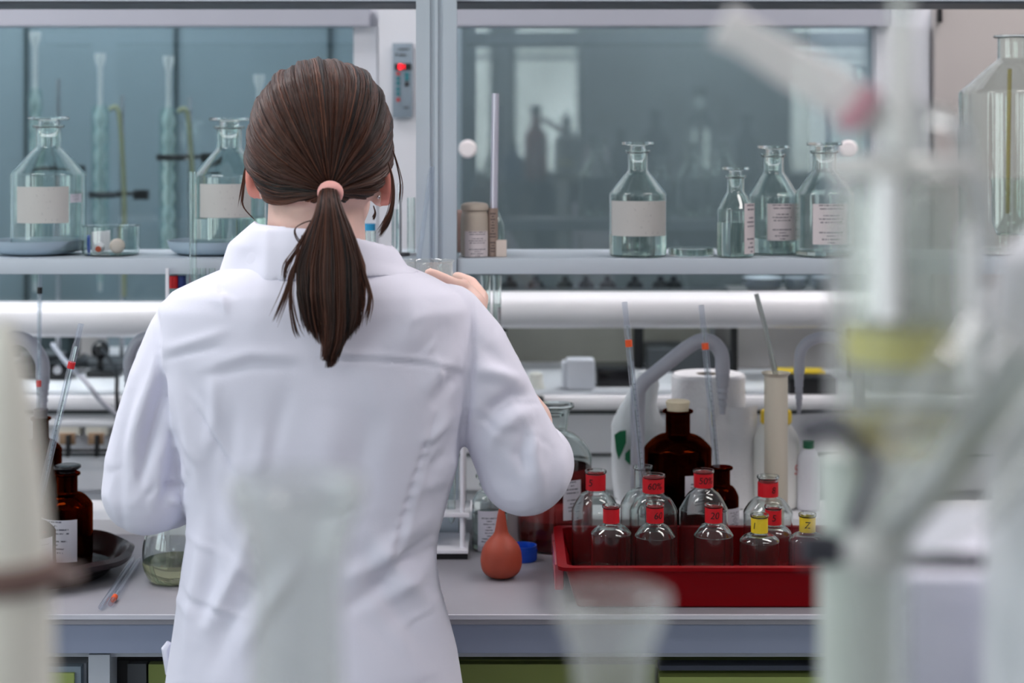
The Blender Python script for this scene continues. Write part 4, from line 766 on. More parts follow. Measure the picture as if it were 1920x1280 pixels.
tb('small red taped bottle in the front row directly before the small amber bottle', 1338, FR, 37, 15, 944, 980, 1003, (950, 978, 'tape_red', '20', 0), rnd=.1)
tb('small bottle with bright yellow tape in the front row', 1424, 2.235, 37.5, 14.5, 963, 1000, 1018, (970, 997, 'tape_yellow', '1', -.8), rnd=.9)
tb('small red taped bottle just behind the bright yellow one', 1450, 2.285, 34, 14, 947, 984, 1005, (955, 982, 'tape_red', '5', -.1), rnd=.9)
tb('small bottle with dull yellow tape beside the blurred apparatus', 1514, 2.27, 36, 14, 962, 998, 1018, (968, 996, 'tape_yellow', 'Z', -.2), rnd=.8)
# ================================================================== left end of the bench
t = thing('rubber_bowl', 'dark brown bowl with folded rim holding amber bottles', 'bowl', (X(70, 2.345), 2.345, BZ))
xk = X(70, 2.345); m = MB(); n = 72; R = []
prof = [(.0, .0006), (.085, .0006), (.105, .008), (.114, .022), (.122, .031), (.128, .030), (.128, .024), (.118, .016), ]
prof = [(.07, .0006), (.095, .0012), (.108, .014), (.116, .028), (.124, .034), (.131, .030), (.128, .022), (.124, .026), (.119, .026), (.111, .014), (.097, .005), (.07, .0045)]
for (r_, z_) in prof:
    R.append([(xk+r_*math.cos(2*PI*k/n), 2.345+r_*.98*math.sin(2*PI*k/n), BZ+z_+(.0015*math.sin(7*2*PI*k/n+.4) if r_ > .112 else 0)) for k in range(n)])
part('bowl_body', MB().rings(R), MAT['dark_bowl'], t, ang=60)
bz = BZ+.0052
bottle('amber bottle with printed label and black stopper in the dark bowl', 126, 2.385, 47, 19, (885, 922, 952), bz, 'amber_glass', rnd=.6, lip=.004, stop='mush', liquid=('dark_amber', 1000), lab=((80, 154, 965, 1043, 'label_print'),))
bottle('low amber bottle at the front of the dark bowl, the red banded pipette in it', 58, 2.275, 45, 16, (948, 975, 1000), bz, 'amber_glass', rnd=.6, lip=.004, lab=((55, 101, 1002, 1068, 'label_print_b'),))
bottle('tall amber bottle with grey stopper at the back of the dark bowl', 76, 2.47, 39, 15, (782, 822, 845), LZ-.0185, 'amber_glass', rnd=.5, lip=.0035, stop='grey', liquid=('dark_amber', 900))
s = 2.31/F; D = 2.31; xf = X(330, D)
t = thing('round_flask', 'round clear flask with olive liquid standing on the bench by the coat', 'flask', (xf, D, BZ)); rf = 63*s
pr = chaikin([(0, BZ+.0006), (38*s, BZ+.0006), (50*s, BZ+.002), (rf*.97, Z(1062, D)), (rf, Z(1040, D)), (rf*.96, Z(1010, D)), (rf*.72, Z(965, D)), (rf*.45, Z(930, D)), (14*s, Z(905, D)), (13*s, Z(880, D)), (13*s, Z(850, D)), (16*s, Z(846, D))], 2)
part('glass_body', MB().lathe(shell(pr, .0016), 48, (xf, D, 0)), MAT['clear_glass'], t)
part('liquid', MB().lathe(inner_fill(pr, .0014, BZ+.003, Z(1048, D)), 44, (xf, D, 0)), MAT['greenish_liquid'], t)
for i, (a, b_, lb, mk_) in enumerate((((246, 1052), (189, 1138), 'glass pipette lying nearest the bench edge', False), ((258, 1052), (207, 1132), 'orange marked glass pipette lying nearer the round flask', True))):
    def B(px, py):
        D_ = (CAMZ-BZ-.0045)*F/(py-250); return Vector((X(px, D_), D_, BZ+.0045))
    p, q = B(*a), B(*b_); d = (q-p).normalized(); t = thing('loose_pipette', lb, 'pipette', tuple((p+q)/2-Vector((0, 0, .0045))), 'pipettes lying on the bench')
    part('glass_tube', MB().tube([p-d*.02, p, q-d*.015, q], [.0015, .0036, .0036, .0034], 14), MAT['pipette_glass'], t)
    if mk_: part('colour_band', MB().tube([q-d*.035, q-d*.02], .0038, 14), MAT['orange_mark'], t, label='orange band')
# tall glass tube and little rack behind the shoulder
t = thing('tall_glass_tube', 'tall clear glass tube rising in front of the shelf beside the second dish', 'tube', (X(362, 2.43), 2.43, BZ))
part('tube_wall', MB().lathe(shell([(0, BZ+.0006), (.0045, BZ+.0006), (.0052, BZ+.004), (.0052, Z(322, 2.43))], .0009), 18, (X(362, 2.43), 2.43, 0)), MAT['clear_glass'], t)
part('foot', MB().cyl((X(362, 2.43), 2.43, BZ+.0003), .02, .006), MAT['white_plastic'], t)
t = thing('marker_rack', 'white rack of coloured caps under the shelf beside the raised shoulder', 'rack', (X(360, 2.56), 2.56, LZ))
for q in (313, 425): part('rack_post', MB().box(X(q-3, 2.45), X(q+3, 2.45), 2.45, 2.456, BZ+.0006, Z(503, 2.45)), MAT['white_plastic'], t, smooth=False)
part('rack_plate', MB().box(X(308, 2.45), X(430, 2.45), 2.442, 2.50, Z(640, 2.45), Z(634, 2.45)), MAT['white_plastic'], t, smooth=False)
for q, w, m_, lb in ((325, .008, 'red_mark', 'tube with a red cap'), (341, .006, 'navy', 'tube with a navy cap')):
    k = thing('capped_tube', lb+' in the rack by the raised shoulder', 'tube', (X(q, 2.47), 2.47, Z(634, 2.47)), 'capped tubes in the rack')
    zz = Z(540, 2.47); part('tube_body', MB().lathe(shell([(0, Z(634, 2.47)+.003), (w*.8, Z(634, 2.47)+.003), (w*.8, zz)], .0008), 18, (X(q, 2.47), 2.47, 0)), MAT['clear_glass'], k)
    part('cap', MB().cyl((X(q, 2.47), 2.47, zz), w, .018), MAT[m_], k)
for i, q in enumerate((368, 383, 400)):
    solo('test_tube', ('clear tube just behind the tall glass tube', 'middle clear tube above the raised shoulder', 'clear tube nearest the collar')[i], 'tube', MB().lathe(shell(chaikin([(0, Z(632, 2.46)), (.003, Z(631, 2.46)), (.0045, Z(625, 2.46)), (.0045, Z(502, 2.46))], 1), .0008), 18, (X(q, 2.46), 2.45, 0)), MAT['clear_glass'], (X(q, 2.46), 2.45, Z(632, 2.46)), 'clear tubes in the rack')
# ================================================================== the person
def remesh(mb, vox, it=4, fac=.5):
    me = mb.data('tmp', False); o = bpy.data.objects.new('tmp', me); COL.objects.link(o)
    r = o.modifiers.new('r', 'REMESH'); r.mode = 'VOXEL'; r.voxel_size = vox; r.use_smooth_shade = True
    s = o.modifiers.new('s', 'SMOOTH'); s.iterations = it; s.factor = fac
    dg = bpy.context.evaluated_depsgraph_get(); out = bpy.data.meshes.new_from_object(o.evaluated_get(dg)); bpy.data.objects.remove(o)
    out.shade_smooth(); return out
def coords(me):
    a = np.empty(len(me.vertices)*3); me.vertices.foreach_get('co', a); return a.reshape(-1, 3)
def normals(me):
    a = np.empty(len(me.vertices)*3); me.vertex_normals.foreach_get('vector', a); return a.reshape(-1, 3)
def setco(me, a): me.vertices.foreach_set('co', a.ravel()); me.update()
PB = Vector((X(600, 2.0), 2.02, 0))
person = thing('person', 'person with brown ponytail in white lab coat, seen from behind, holding up a small beaker', 'person', tuple(PB))
def ring(y, xl, xr, yc, b, D=2.0, n=56, e=2.5):
    cx = (X(xl, D)+X(xr, D))/2; a = (X(xr, D)-X(xl, D))/2; z = Z(y, D); out = []
    for k in range(n):
        t = 2*PI*k/n; c, s = math.cos(t), math.sin(t)
        out.append((cx+a*abs(c)**(2/e)*(1 if c > 0 else -1), yc+b*abs(s)**(2/e)*(1 if s > 0 else -1), z))
    return out
# skin body: torso, neck, head with face and ears, arms, hands, legs in one surface
B_ = MB()
B_.rings([ring(*q) for q in ((1290, 380, 810, 2.03, .085), (1050, 385, 780, 2.03, .075), (900, 385, 790, 2.02, .08), (700, 345, 845, 2.01, .085), (600, 345, 840, 2.01, .075), (545, 400, 790, 2.01, .055), (500, 450, 720, 2.0, .05), (470, 510, 675, 2.0, .045))])
HX = X(601, 2.03); HC = Vector((HX, 2.03, 1.488))
B_.ell(HC, (.077, .090, .094), 32)
B_.ell((HX, 2.075, 1.425), (.056, .058, .055), 28)
B_.ell((HX, 2.105, 1.388), (.026, .022, .018), 20)
B_.capsule((X(592, 2.03), 2.035, 1.44), (X(592, 2.0), 2.005, 1.34), .056, .060, 24)
B_.capsule((X(592, 2.0), 2.005, 1.36), (X(480, 2.0), 2.01, 1.325), .045, .03, 16)
B_.capsule((X(592, 2.0), 2.005, 1.36), (X(700, 2.0), 2.01, 1.325), .045, .03, 16)
B_.capsule((HX, 2.118, 1.478), (HX, 2.138, 1.448), .007, .011, 14)       # nose
B_.capsule((HX-.016, 2.122, 1.415), (HX+.016, 2.122, 1.415), .007, .007, 12)  # lips
B_.capsule((HX-.042, 2.098, 1.499), (HX+.042, 2.098, 1.499), .010, .010, 12)  # brow
for sgn, px, zt, w in ((-1, 477, 1.459, .010), (1, 719, 1.450, .011)):
    ex = X(px, 2.02); R = Matrix.Rotation(-sgn*.10, 4, 'Y') @ Matrix.Rotation(sgn*.35, 4, 'Z')
    B_.ell((ex, 2.035, zt), (.0095, .021, .033), 20, R); B_.ell((ex-sgn*.006, 2.03, zt-.022), (.008, .011, .011), 14)
def chain(pts, n=16):
    for a, b in zip(pts, pts[1:]): B_.capsule(a[0], b[0], a[1], b[1], n)
EL = P(990, 880, 2.03); WR = P(884, 604, 2.225)
chain([(P(830, 606, 2.005), .033), (P(905, 735, 2.0), .032), (P(955, 820, 2.0), .030), (EL, .030), (P(987, 792, 2.12), .033), (P(926, 704, 2.175), .026), (WR, .0235)])
chain([(P(362, 612, 2.005), .033), (P(312, 720, 2.0), .031), (P(283, 810, 1.996), .030), (P(279, 915, 2.0), .030), (P(322, 912, 2.09), .030), (P(378, 889, 2.18), .028), (P(410, 880, 2.22), .025), (P(450, 868, 2.27), .022)])
# right hand: palm and five separate fingers around the beaker
chain([(WR, .0225), (P(884, 572, 2.232), .020), (P(874, 556, 2.236), .017)])
for q in ((868, 538), (866, 552), (868, 566), (872, 580)): B_.capsule(WR, P(q[0], q[1], 2.236), .016, .0115, 14)
def fing(pts, r0, r1):
    m = len(pts)
    for i in range(m-1): B_.capsule(pts[i], pts[i+1], r0+(r1-r0)*i/(m-1), r0+(r1-r0)*(i+1)/(m-1), 14)
fing([P(870, 540, 2.234), P(850, 533, 2.213), P(828, 522, 2.207), P(806, 513, 2.207)], .0100, .0080)      # index, in front of the glass
fing([P(868, 556, 2.234), P(846, 553, 2.208), P(820, 545, 2.203), P(798, 538, 2.206)], .0098, .0078)
fing([P(870, 570, 2.234), P(848, 571, 2.208), P(822, 565, 2.203), P(802, 558, 2.208)], .0094, .0074)
fing([P(874, 584, 2.232), P(854, 588, 2.210), P(832, 584, 2.205), P(815, 580, 2.208)], .0084, .0066)
fing([P(893, 590, 2.240), P(900, 558, 2.262), P(882, 532, 2.280), P(858, 521, 2.288)], .0135, .0090)    # thumb leaves the side of the palm
# left hand, relaxed on the bench side of the body
LW = P(450, 868, 2.27)
for k in range(4):
    a = P(478, 862+k*12, 2.30+.004*k); B_.capsule(LW, a, .016, .011, 12)
    fing([a, P(500, 866+k*13, 2.315), P(512, 878+k*13, 2.325), P(508, 892+k*13, 2.32)], .0092, .0074)
fing([P(452, 860, 2.27), P(470, 842, 2.295), P(488, 838, 2.31), P(500, 846, 2.32)], .011, .0088)
for sx_ in (-.085, .085):
    B_.capsule((PB.x+sx_*.9, 2.03, .84), (PB.x+sx_, 2.03, .48), .075, .052, 20); B_.capsule((PB.x+sx_, 2.03, .48), (PB.x+sx_, 2.04, .09), .050, .034, 20)
body = link('body', remesh(B_, .0032, 5), MAT['skin'])
def to_local(me): a = coords(me)-np.array(PB); setco(me, a)
to_local(body.data); body.parent = person
part('lips', MB().ell((HX, 2.1275, 1.4135), (.0215, .0035, .0052), 16), mat('lip_pink', (196, 104, 100), .4), person)
body.data.materials.append(MAT['ear_skin'])
for p_ in body.data.polygons:
    c_ = p_.center+PB
    if 1.418 < c_.z < 1.497 and abs(c_.x-HX) > .071 and 2.0 < c_.y < 2.07: p_.material_index = 1
for sgn in (-1, 1):
    ey = part('eye', MB().ell((HX+sgn*.029, 2.1040, 1.484), (.0115, .0115, .0075), 18), MAT['white_plastic'], person)
    part('iris', MB().ell((HX+sgn*.029, 2.1135, 1.484), (.0050, .0024, .0050), 14), MAT['dark_bowl'], ey)
    part('eyebrow', MB().capsule((HX+sgn*.016, 2.1085, 1.507), (HX+sgn*.043, 2.1000, 1.508), .0022, .0016, 8), MAT['hair_base'], person)
    part('earring', MB().ell((X(487, 2.0) if sgn < 0 else X(708, 2.0), 2.012, Z(361 if sgn < 0 else 370, 2.0)), (.0022, .0022, .0022), 12), MAT['steel'], person)
    s_ = sgn*.085
    part('trouser_leg', MB().tube([(PB.x+s_*.9, 2.03, .95), (PB.x+s_, 2.03, .5), (PB.x+s_, 2.04, .06)], [.066, .066, .058], 24), MAT['trousers'], person)
    part('shoe', MB().rings([[(PB.x+s_+w*math.cos(a), 2.06+l*math.sin(a), z) for a in np.linspace(0, 2*PI, 24, endpoint=False)] for w, l, z in ((.040, .115, .0006), (.044, .12, .012), (.040, .11, .035), (.034, .07, .06), (.03, .05, .07))]), MAT['shoe_white'], person)
# lab coat: torso and sleeves in one draped surface
C_ = MB()
rows = [(452, 520, 690, 1.995, .052), (478, 468, 728, 1.995, .066), (500, 425, 765, 1.998, .080), (520, 378, 812, 2.0, .092), (545, 325, 858, 2.0, .102), (575, 302, 885, 2.0, .108),
        (640, 300, 888, 2.0, .112), (720, 312, 884, 2.0, .113), (800, 328, 874, 2.0, .112), (880, 346, 856, 2.0, .110), (950, 354, 836, 2.0, .108), (1000, 354, 824, 2.0, .107), (1050, 346, 818, 2.0, .108),
        (1110, 338, 826, 2.0, .112), (1170, 330, 843, 2.0, .116), (1220, 322, 856, 2.0, .120), (1290, 312, 868, 2.0, .124), (1450, 296, 885, 2.0, .13), (1700, 280, 900, 2.0, .138), (1840, 276, 905, 2.0, .14)]
C_.rings([ring(*q) for q in rows])
def cch(pts, n=24):
    for a, b in zip(pts, pts[1:]): C_.capsule(a[0], b[0], a[1], b[1], n)
cch([(P(352, 612, 2.005), .042), (P(340, 640, 2.005), .043), (P(306, 720, 2.0), .042), (P(281, 800, 1.995), .042), (P(273, 870, 1.995), .048), (P(276, 918, 1.998), .0525), (P(320, 912, 2.09), .050), (P(370, 890, 2.17), .042)])
cch([(P(842, 600, 2.005), .043), (P(876, 655, 2.005), .0490), (P(913, 732, 2.0), .0505), (P(951, 806, 2.0), .0505), (P(984, 878, 2.005), .0555), (P(1000, 868, 2.05), .050), (P(972, 836, 2.075), .045)])
coat_me = remesh(C_, .0036, 7)
V = coords(coat_me); Nn = normals(coat_me)
u = 960+V[:, 0]*F/V[:, 1]; v = 250-(V[:, 2]-CAMZ)*F/V[:, 1]
back = np.clip((.25-Nn[:, 1])/.5, 0, 1)
disp = np.zeros(len(V))
def seg_d(pts):
    best = np.full(len(V), 1e9); sg = np.zeros(len(V)); tt = np.zeros(len(V)); L = 0; tot = sum(math.hypot(b[0]-a[0], b[1]-a[1]) for a, b in zip(pts, pts[1:]))
    for a, b in zip(pts, pts[1:]):
        dx, dy = b[0]-a[0], b[1]-a[1]; l = math.hypot(dx, dy); t = np.clip(((u-a[0])*dx+(v-a[1])*dy)/l**2, 0, 1)
        ex, ey = u-a[0]-t*dx, v-a[1]-t*dy; d = np.hypot(ex, ey); m = d < best
        best = np.where(m, d, best); sg = np.where(m, np.sign(ex*dy-ey*dx), sg); tt = np.where(m, (L+t*l)/tot, tt); L += l
    return best, sg, tt
def fold(pts, w, a, taper=True):          # a ridge (a>0) or a valley (a<0); millimetres
    global disp
    d, s_, t = seg_d(pts); k = np.sin(np.clip(t, 0.02, .98)*PI)**.6 if taper else 1
    disp += a*.0021*np.exp(-(d/(w*.78))**2)*k*back
def step(pts, w, a):                      # one side lies over the other
    global disp
    d, s_, t = seg_d(pts); disp += a*.001*s_*np.exp(-(d/w))*(1-np.exp(-(d/5)**2))*np.sin(np.clip(t, .03, .97)*PI)**.5*back
# seams: armholes, yoke, centre and side panels
ARM_L = [(288, 556), (296, 620), (301, 690), (308, 740), (322, 800), (345, 870)]
ARM_R = [(884, 545), (886, 620), (884, 690), (878, 760), (868, 820), (860, 880)]
for s_ in (ARM_L, ARM_R): fold(s_, 7, -2.4); step(s_, 26, 1.6)
fold([(300, 660), (450, 640), (600, 650)], 5, .0)
fold([(372, 690), (470, 662), (560, 668)], 14, 1.4); fold([(372, 712), (470, 684), (560, 690)], 14, -1.0)
fold([(310, 655), (360, 640), (430, 620)], 12, 1.6); fold([(305, 675), (350, 662), (420, 650)], 9, -1.4)
fold([(600, 672), (720, 676), (800, 684), (872, 702)], 5, -1.1); fold([(600, 662), (720, 666), (800, 674), (872, 690)], 6, .9)
fold([(413, 510), (414, 548)], 4, -1.2, False); fold([(416, 556), (426, 590)], 7, 1.4)
fold([(350, 745), (385, 800), (420, 860), (455, 930)], 5, -1.6); fold([(362, 745), (397, 800), (432, 860), (467, 930)], 8, 1.0)
fold([(828, 760), (800, 830), (770, 920), (745, 1010), (720, 1100)], 6, -1.5); fold([(842, 765), (815, 835), (785, 925), (760, 1015)], 8, 1.0)
for i in range(9): fold([(800-i*9+14, 820+i*26), (800-i*9-6, 828+i*26)], 6, .9)
# drapes
for pts, w, a in (
    ([(322, 700), (345, 780), (362, 850), (375, 940)], 16, 2.6), ([(338, 690), (380, 760), (400, 840), (392, 940)], 20, -2.2),
    ([(400, 700), (400, 780), (388, 850)], 18, 2.2), ([(440, 760), (430, 850), (410, 930), (385, 1030)], 24, -2.0), ([(385, 960), (372, 1060), (352, 1180), (345, 1270)], 20, 3.2),
    ([(410, 1000), (400, 1080), (380, 1180)], 22, -2.6), ([(470, 980), (450, 1060), (410, 1130), (370, 1200)], 20, 3.0), ([(520, 1040), (470, 1110), (420, 1190), (390, 1270)], 26, -2.6), ([(560, 1060), (500, 1140), (450, 1230)], 22, 2.4),
    ([(500, 800), (490, 860), (470, 900)], 22, 1.4), ([(540, 720), (520, 800), (500, 870)], 26, -1.2),
    ([(800, 560), (770, 620), (720, 660)], 30, 1.6), ([(850, 600), (800, 660), (750, 700)], 26, -1.6), ([(868, 660), (830, 690), (790, 740)], 20, 1.8), ([(872, 700), (840, 720), (810, 770)], 16, -2.0),
    ([(700, 760), (680, 860), (690, 960)], 40, -1.6), ([(620, 760), (610, 880), (620, 980)], 44, 1.4),
    ([(852, 770), (830, 800), (790, 830)], 14, 2.0), ([(858, 800), (840, 850), (800, 880)], 14, -1.6), ([(855, 850), (830, 900), (790, 920)], 16, 1.6),
    ([(820, 960), (760, 1000), (700, 1060), (640, 1090)], 22, 2.6), ([(815, 1010), (770, 1040), (710, 1100), (650, 1140)], 20, -2.8), ([(812, 1060), (780, 1080), (720, 1130)], 20, 2.4), ([(700, 1000), (740, 1060), (800, 1130), (850, 1240)], 24, 3.0), ([(680, 1040), (720, 1110), (770, 1190), (800, 1270)], 26, -2.6), ([(740, 1160), (780, 1230), (800, 1280)], 26, 2.0),
    ([(560, 900), (600, 960), (680, 990)], 40, -1.2),
    # left sleeve
    ([(300, 650), (290, 700), (262, 780), (240, 860)], 18, 3.8), ([(306, 700), (296, 760), (275, 840), (262, 920)], 14, -4.4), ([(312, 760), (318, 800), (300, 860), (296, 940)], 16, 2.4), ([(250, 720), (232, 800), (222, 880), (228, 950)], 16, -2.0),
    ([(330, 860), (322, 900), (300, 950)], 14, -2.6), ([(310, 905), (345, 912)], 9, -4.0), ([(210, 880), (205, 930), (225, 980)], 14, 1.8), ([(315, 935), (348, 945)], 9, 2.5),
    # right sleeve
    ([(884, 690), (930, 700), (975, 715)], 18, 3.6), ([(1000, 742), (960, 745), (925, 770), (905, 800)], 20, -5.0), ([(1005, 775), (970, 780), (935, 805), (905, 850)], 20, 2.4),
    ([(985, 810), (978, 850), (985, 890)], 16, -2.4), ([(1002, 800), (1000, 850), (1012, 900)], 14, 2.4), ([(900, 860), (940, 900), (990, 930)], 26, -2.2), ([(1040, 830), (1040, 890), (1030, 950)], 20, -1.8), ([(925, 830), (915, 870), (940, 930)], 22, 1.6), ([(890, 640), (920, 660), (950, 690)], 18, -1.4)): fold(pts, w, a)
# fine creases where the cloth is pulled: waist, armpits, elbows, upper back
for cx_, cy_, n_, sp, L_, th0 in ((345, 880, 9, 26, 34, 1.2), (850, 860, 10, 26, 34, 1.9), (260, 900, 10, 40, 40, 1.7), (980, 800, 10, 45, 44, .4), (760, 1050, 12, 60, 60, 2.5), (400, 1080, 12, 60, 60, 1.0), (840, 640, 8, 40, 40, 2.3), (430, 560, 5, 30, 30, .3)):
    for k in range(n_):
        a_, b_ = cx_+rng.normal(0, sp), cy_+rng.normal(0, sp); th = th0+rng.normal(0, .35); q_ = rng.uniform(.5, 1.2)*L_; c_ = rng.normal(0, 6)
        fold([(a_-q_*math.cos(th), b_-q_*math.sin(th)), (a_+c_, b_+c_), (a_+q_*math.cos(th), b_+q_*math.sin(th))], rng.uniform(6, 11), rng.choice([-1, 1])*rng.uniform(.4, .9))
# soft large scale unevenness of the cloth
for k in range(26):
    cx_, cy_ = rng.uniform(300, 880), rng.uniform(560, 1280); th = rng.uniform(-.6, .6)+(PI/2 if cy_ < 900 else .9); du, dv = u-cx_, v-cy_
    a_, b_ = du*math.cos(th)+dv*math.sin(th), -du*math.sin(th)+dv*math.cos(th)
    disp += rng.uniform(-1.6, 1.6)*.001*np.exp(-(a_/70)**2-(b_/22)**2)*back
V = V+Nn*disp[:, None]; setco(coat_me, V)
coat = link('lab_coat', coat_me, MAT['coat_cloth']); to_local(coat_me); coat.parent = person; coat['label'] = 'white lab coat'
# collar
m = MB(); R = []; n = 64
def cring(cx, hx, cyy, hy, zf, n=64):
    return [(X(cx, 1.99)+hx*math.cos(a), cyy+hy*math.sin(a), zf(a)) for a in np.linspace(PI*.62-PI*1.24*0, PI*.62, 1)]
cols = []
for k in range(n+1):
    a = -PI/2 + (k/n-.5)*2*PI*.86; c, s_ = math.cos(a), math.sin(a)
    flare = 1+.10*max(0, c*-1)**2*(1 if s_ < .3 else 0)
    tilt = -.010*c                                        # right side sits lower
    top = 1.397+tilt-.022*max(0, s_)-.012*max(0, c)**2-.004*max(0, -c)**2
    cx = X(606, 1.99)
    def pt(hx, hy, z): return (cx+hx*c, 1.992+hy*s_, z)
    prof = [pt(.070, .060, 1.352), pt(.072, .062, top-.012), pt(.076, .065, top-.002), pt(.080, .068, top), pt(.087, .073, top-.006), pt(.100*flare, .079, top-.026), pt(.1135*flare, .086, 1.343-.010*max(0, -c)), pt(.112*flare, .0835, 1.341-.010*max(0, -c)), pt(.096*flare, .076, top-.028), pt(.082, .069, top-.012), pt(.077, .065, 1.350)]
    cols.append(prof)
m.rings([[q for q in col] for col in cols])
cm_ = remesh(m, .0028, 5); cv = coords(cm_); cn = normals(cm_)
uu = 960+cv[:, 0]*F/cv[:, 1]; vv = 250-(cv[:, 2]-CAMZ)*F/cv[:, 1]
cd = .0022*np.exp(-((uu-500)/14)**2)*(vv > 430)-.0030*np.exp(-((uu-465)/22)**2-((vv-478)/26)**2)+.0012*np.sin(uu/23+vv/31)
cv = cv+cn*(cd*np.clip(-cn[:, 1]+.4, 0, 1))[:, None]; setco(cm_, cv-np.array(PB))
col = link('collar', cm_, MAT['coat_cloth']); col.parent = coat
# patch pocket flap seen at the hip
pk = part('pocket_edge', MB().tube([P(318, 1205, 1.98), P(312, 1215, 1.98), P(318, 1262, 1.985)], [.004, .006, .005], 10), MAT['coat_cloth'], person); pk.parent = coat
# ---- hair
EC = np.array([HX, 2.03, 1.492]); ER = np.array([.0850, .102, .0985])
def unit(a): a = np.asarray(a, float); return a/np.linalg.norm(a)
uT = unit([.215, -.85, -.485])
e1 = unit(np.cross(uT, [0, 0, 1])); e2 = np.cross(e1, uT); e1 = -e1 if e1[0] < 0 else e1; e2 = e2 if e2[2] > 0 else -e2
def allowed(p):
    x, y, z = p
    lim = -.66 if y < -.35 else (-.66+(y+.35)*1.1 if y < .1 else -.165+(y-.1)*1.0)
    return z > lim-.05*0
def streak(ph, th): return .0050*noise.noise(Vector((math.cos(ph)*6+3, math.sin(ph)*6, th*.7)))+.0038*noise.noise(Vector((math.cos(ph)*16, math.sin(ph)*16+9, th*.9)))
def head_pt(ph, th, off):
    d = math.cos(ph)*e1+math.sin(ph)*e2; p = math.cos(th)*uT+math.sin(th)*d; q = EC+ER*p
    gather = .007*math.exp(-(th/.22)**2); dip = -.004*math.exp(-((th-.45)/.2)**2)
    bump = .004*math.exp(-((p[2]-.75)/.3)**2)*(1 if p[1] < .3 else .3)
    return q+unit(p/ER)*(off+streak(ph, th)*min(1, th/.25)+gather+bump+dip*.5), p
def thmax(ph):
    th = .12
    while th < 2.55:
        if not allowed(head_pt(ph, th, 0)[1]): break
        th += .02
    return th
TM = [thmax(2*PI*k/180) for k in range(180)]
# cap
m = MB(); R = []
for j in range(15): R.append([tuple(head_pt(2*PI*k/180, .02+(TM[k]-.02)*j/14, -.0012)[0]) for k in range(180)])
m.rings(R+[[tuple(EC+(np.array(p)-EC)*.90) for p in R[-1]], [tuple(EC+(np.array(p)-EC)*.88) for p in R[7]]])
cap_me = m.data('scalp_hair', True, 180)
def strands(paths, radii, tones, name, parent, n=4):
    V_ = []; F_ = []; T_ = []; o = 0
    for Pt, r, tn in zip(paths, radii, tones):
        Pt = np.asarray(Pt, float); m_ = len(Pt); t = np.gradient(Pt, axis=0); t /= np.linalg.norm(t, axis=1)[:, None]+1e-9
        ref = np.array([0, 1., 0]) if abs(t[0][1]) < .9 else np.array([1., 0, 0])
        u_ = np.cross(t, ref); u_ /= np.linalg.norm(u_, axis=1)[:, None]+1e-9; w = np.cross(t, u_)
        s_ = np.linspace(0, 1, m_); rr = r*np.clip(np.minimum(s_*8+.5, (1-s_)*5+.12), 0, 1)
        for k in range(n):
            a = 2*PI*k/n; V_.append(Pt+(u_*math.cos(a)+w*math.sin(a))*rr[:, None])
        idx = o+np.arange(n)[:, None]*m_+np.arange(m_)[None, :]
        for k in range(n):
            a, b = idx[k], idx[(k+1) % n]
            F_.append(np.stack([a[:-1], a[1:], b[1:], b[:-1]], 1))
        T_.append(np.full(n*m_, tn)); o += n*m_
    V_ = np.concatenate(V_)-np.array(base_of(parent)); F_ = np.concatenate(F_); T_ = np.concatenate(T_)
    me = bpy.data.meshes.new(name); me.from_pydata(V_, [], F_.tolist()); me.update(); me.shade_smooth()
    at = me.attributes.new('tone', 'FLOAT', 'POINT'); at.data.foreach_set('value', T_.astype(np.float32))
    return link(name, me, MAT['brown_hair'], parent)
hair = link('hair', cap_me, MAT['hair_base'])
cv = coords(cap_me); setco(cap_me, cv-np.array(PB)); hair.parent = person; hair['label'] = 'brown hair combed back to the tie'
paths = []; rad = []; ton = []
for k in range(3400):
    ph = rng.uniform(0, 2*PI); tm = TM[int(ph/(2*PI)*180) % 180]
    if tm < .35 and rng.random() < .5: continue
    t1 = tm*(1-.75*rng.random()**2.2 if rng.random() < .5 else rng.uniform(.93, 1.0)); off = rng.uniform(-.0006, .0012); w = rng.normal(0, .03); w2 = rng.normal(0, .05)
    cl = .5+.5*noise.noise(Vector((math.cos(ph)*13, math.sin(ph)*13, 4)))
    pts = []
    for j in range(15):
        s_ = j/14; th = t1*(1-s_)+.035*s_; pts.append(head_pt(ph+w2*math.sin(s_*PI)*.8+w*s_, th, off)[0])
    paths.append(pts); rad.append(rng.uniform(.0005, .0010)); ton.append(min(1, max(0, (cl-.34)*1.5*rng.uniform(.6, 1.3))))
strands(paths, rad, ton, 'hair_strands', hair)
# elastic
TP = head_pt(0, .02, .004)[0]; TPv = Vector(TP)
TD = P(616, 362, 1.905)-TPv
mt = Matrix.Translation(TPv+Vector((0, -.010, -.001))) @ (Vector((.0, -.75, -.65))).to_track_quat('Z', 'Y').to_matrix().to_4x4()
prof = [(.0118+.0030*math.cos(a), .0068*math.sin(a)) for a in np.linspace(0, 2*PI, 17)]
part('hair_tie', MB().lathe(prof, 30, M=mt), MAT['pink_elastic'], person, label='pink elastic hair tie')
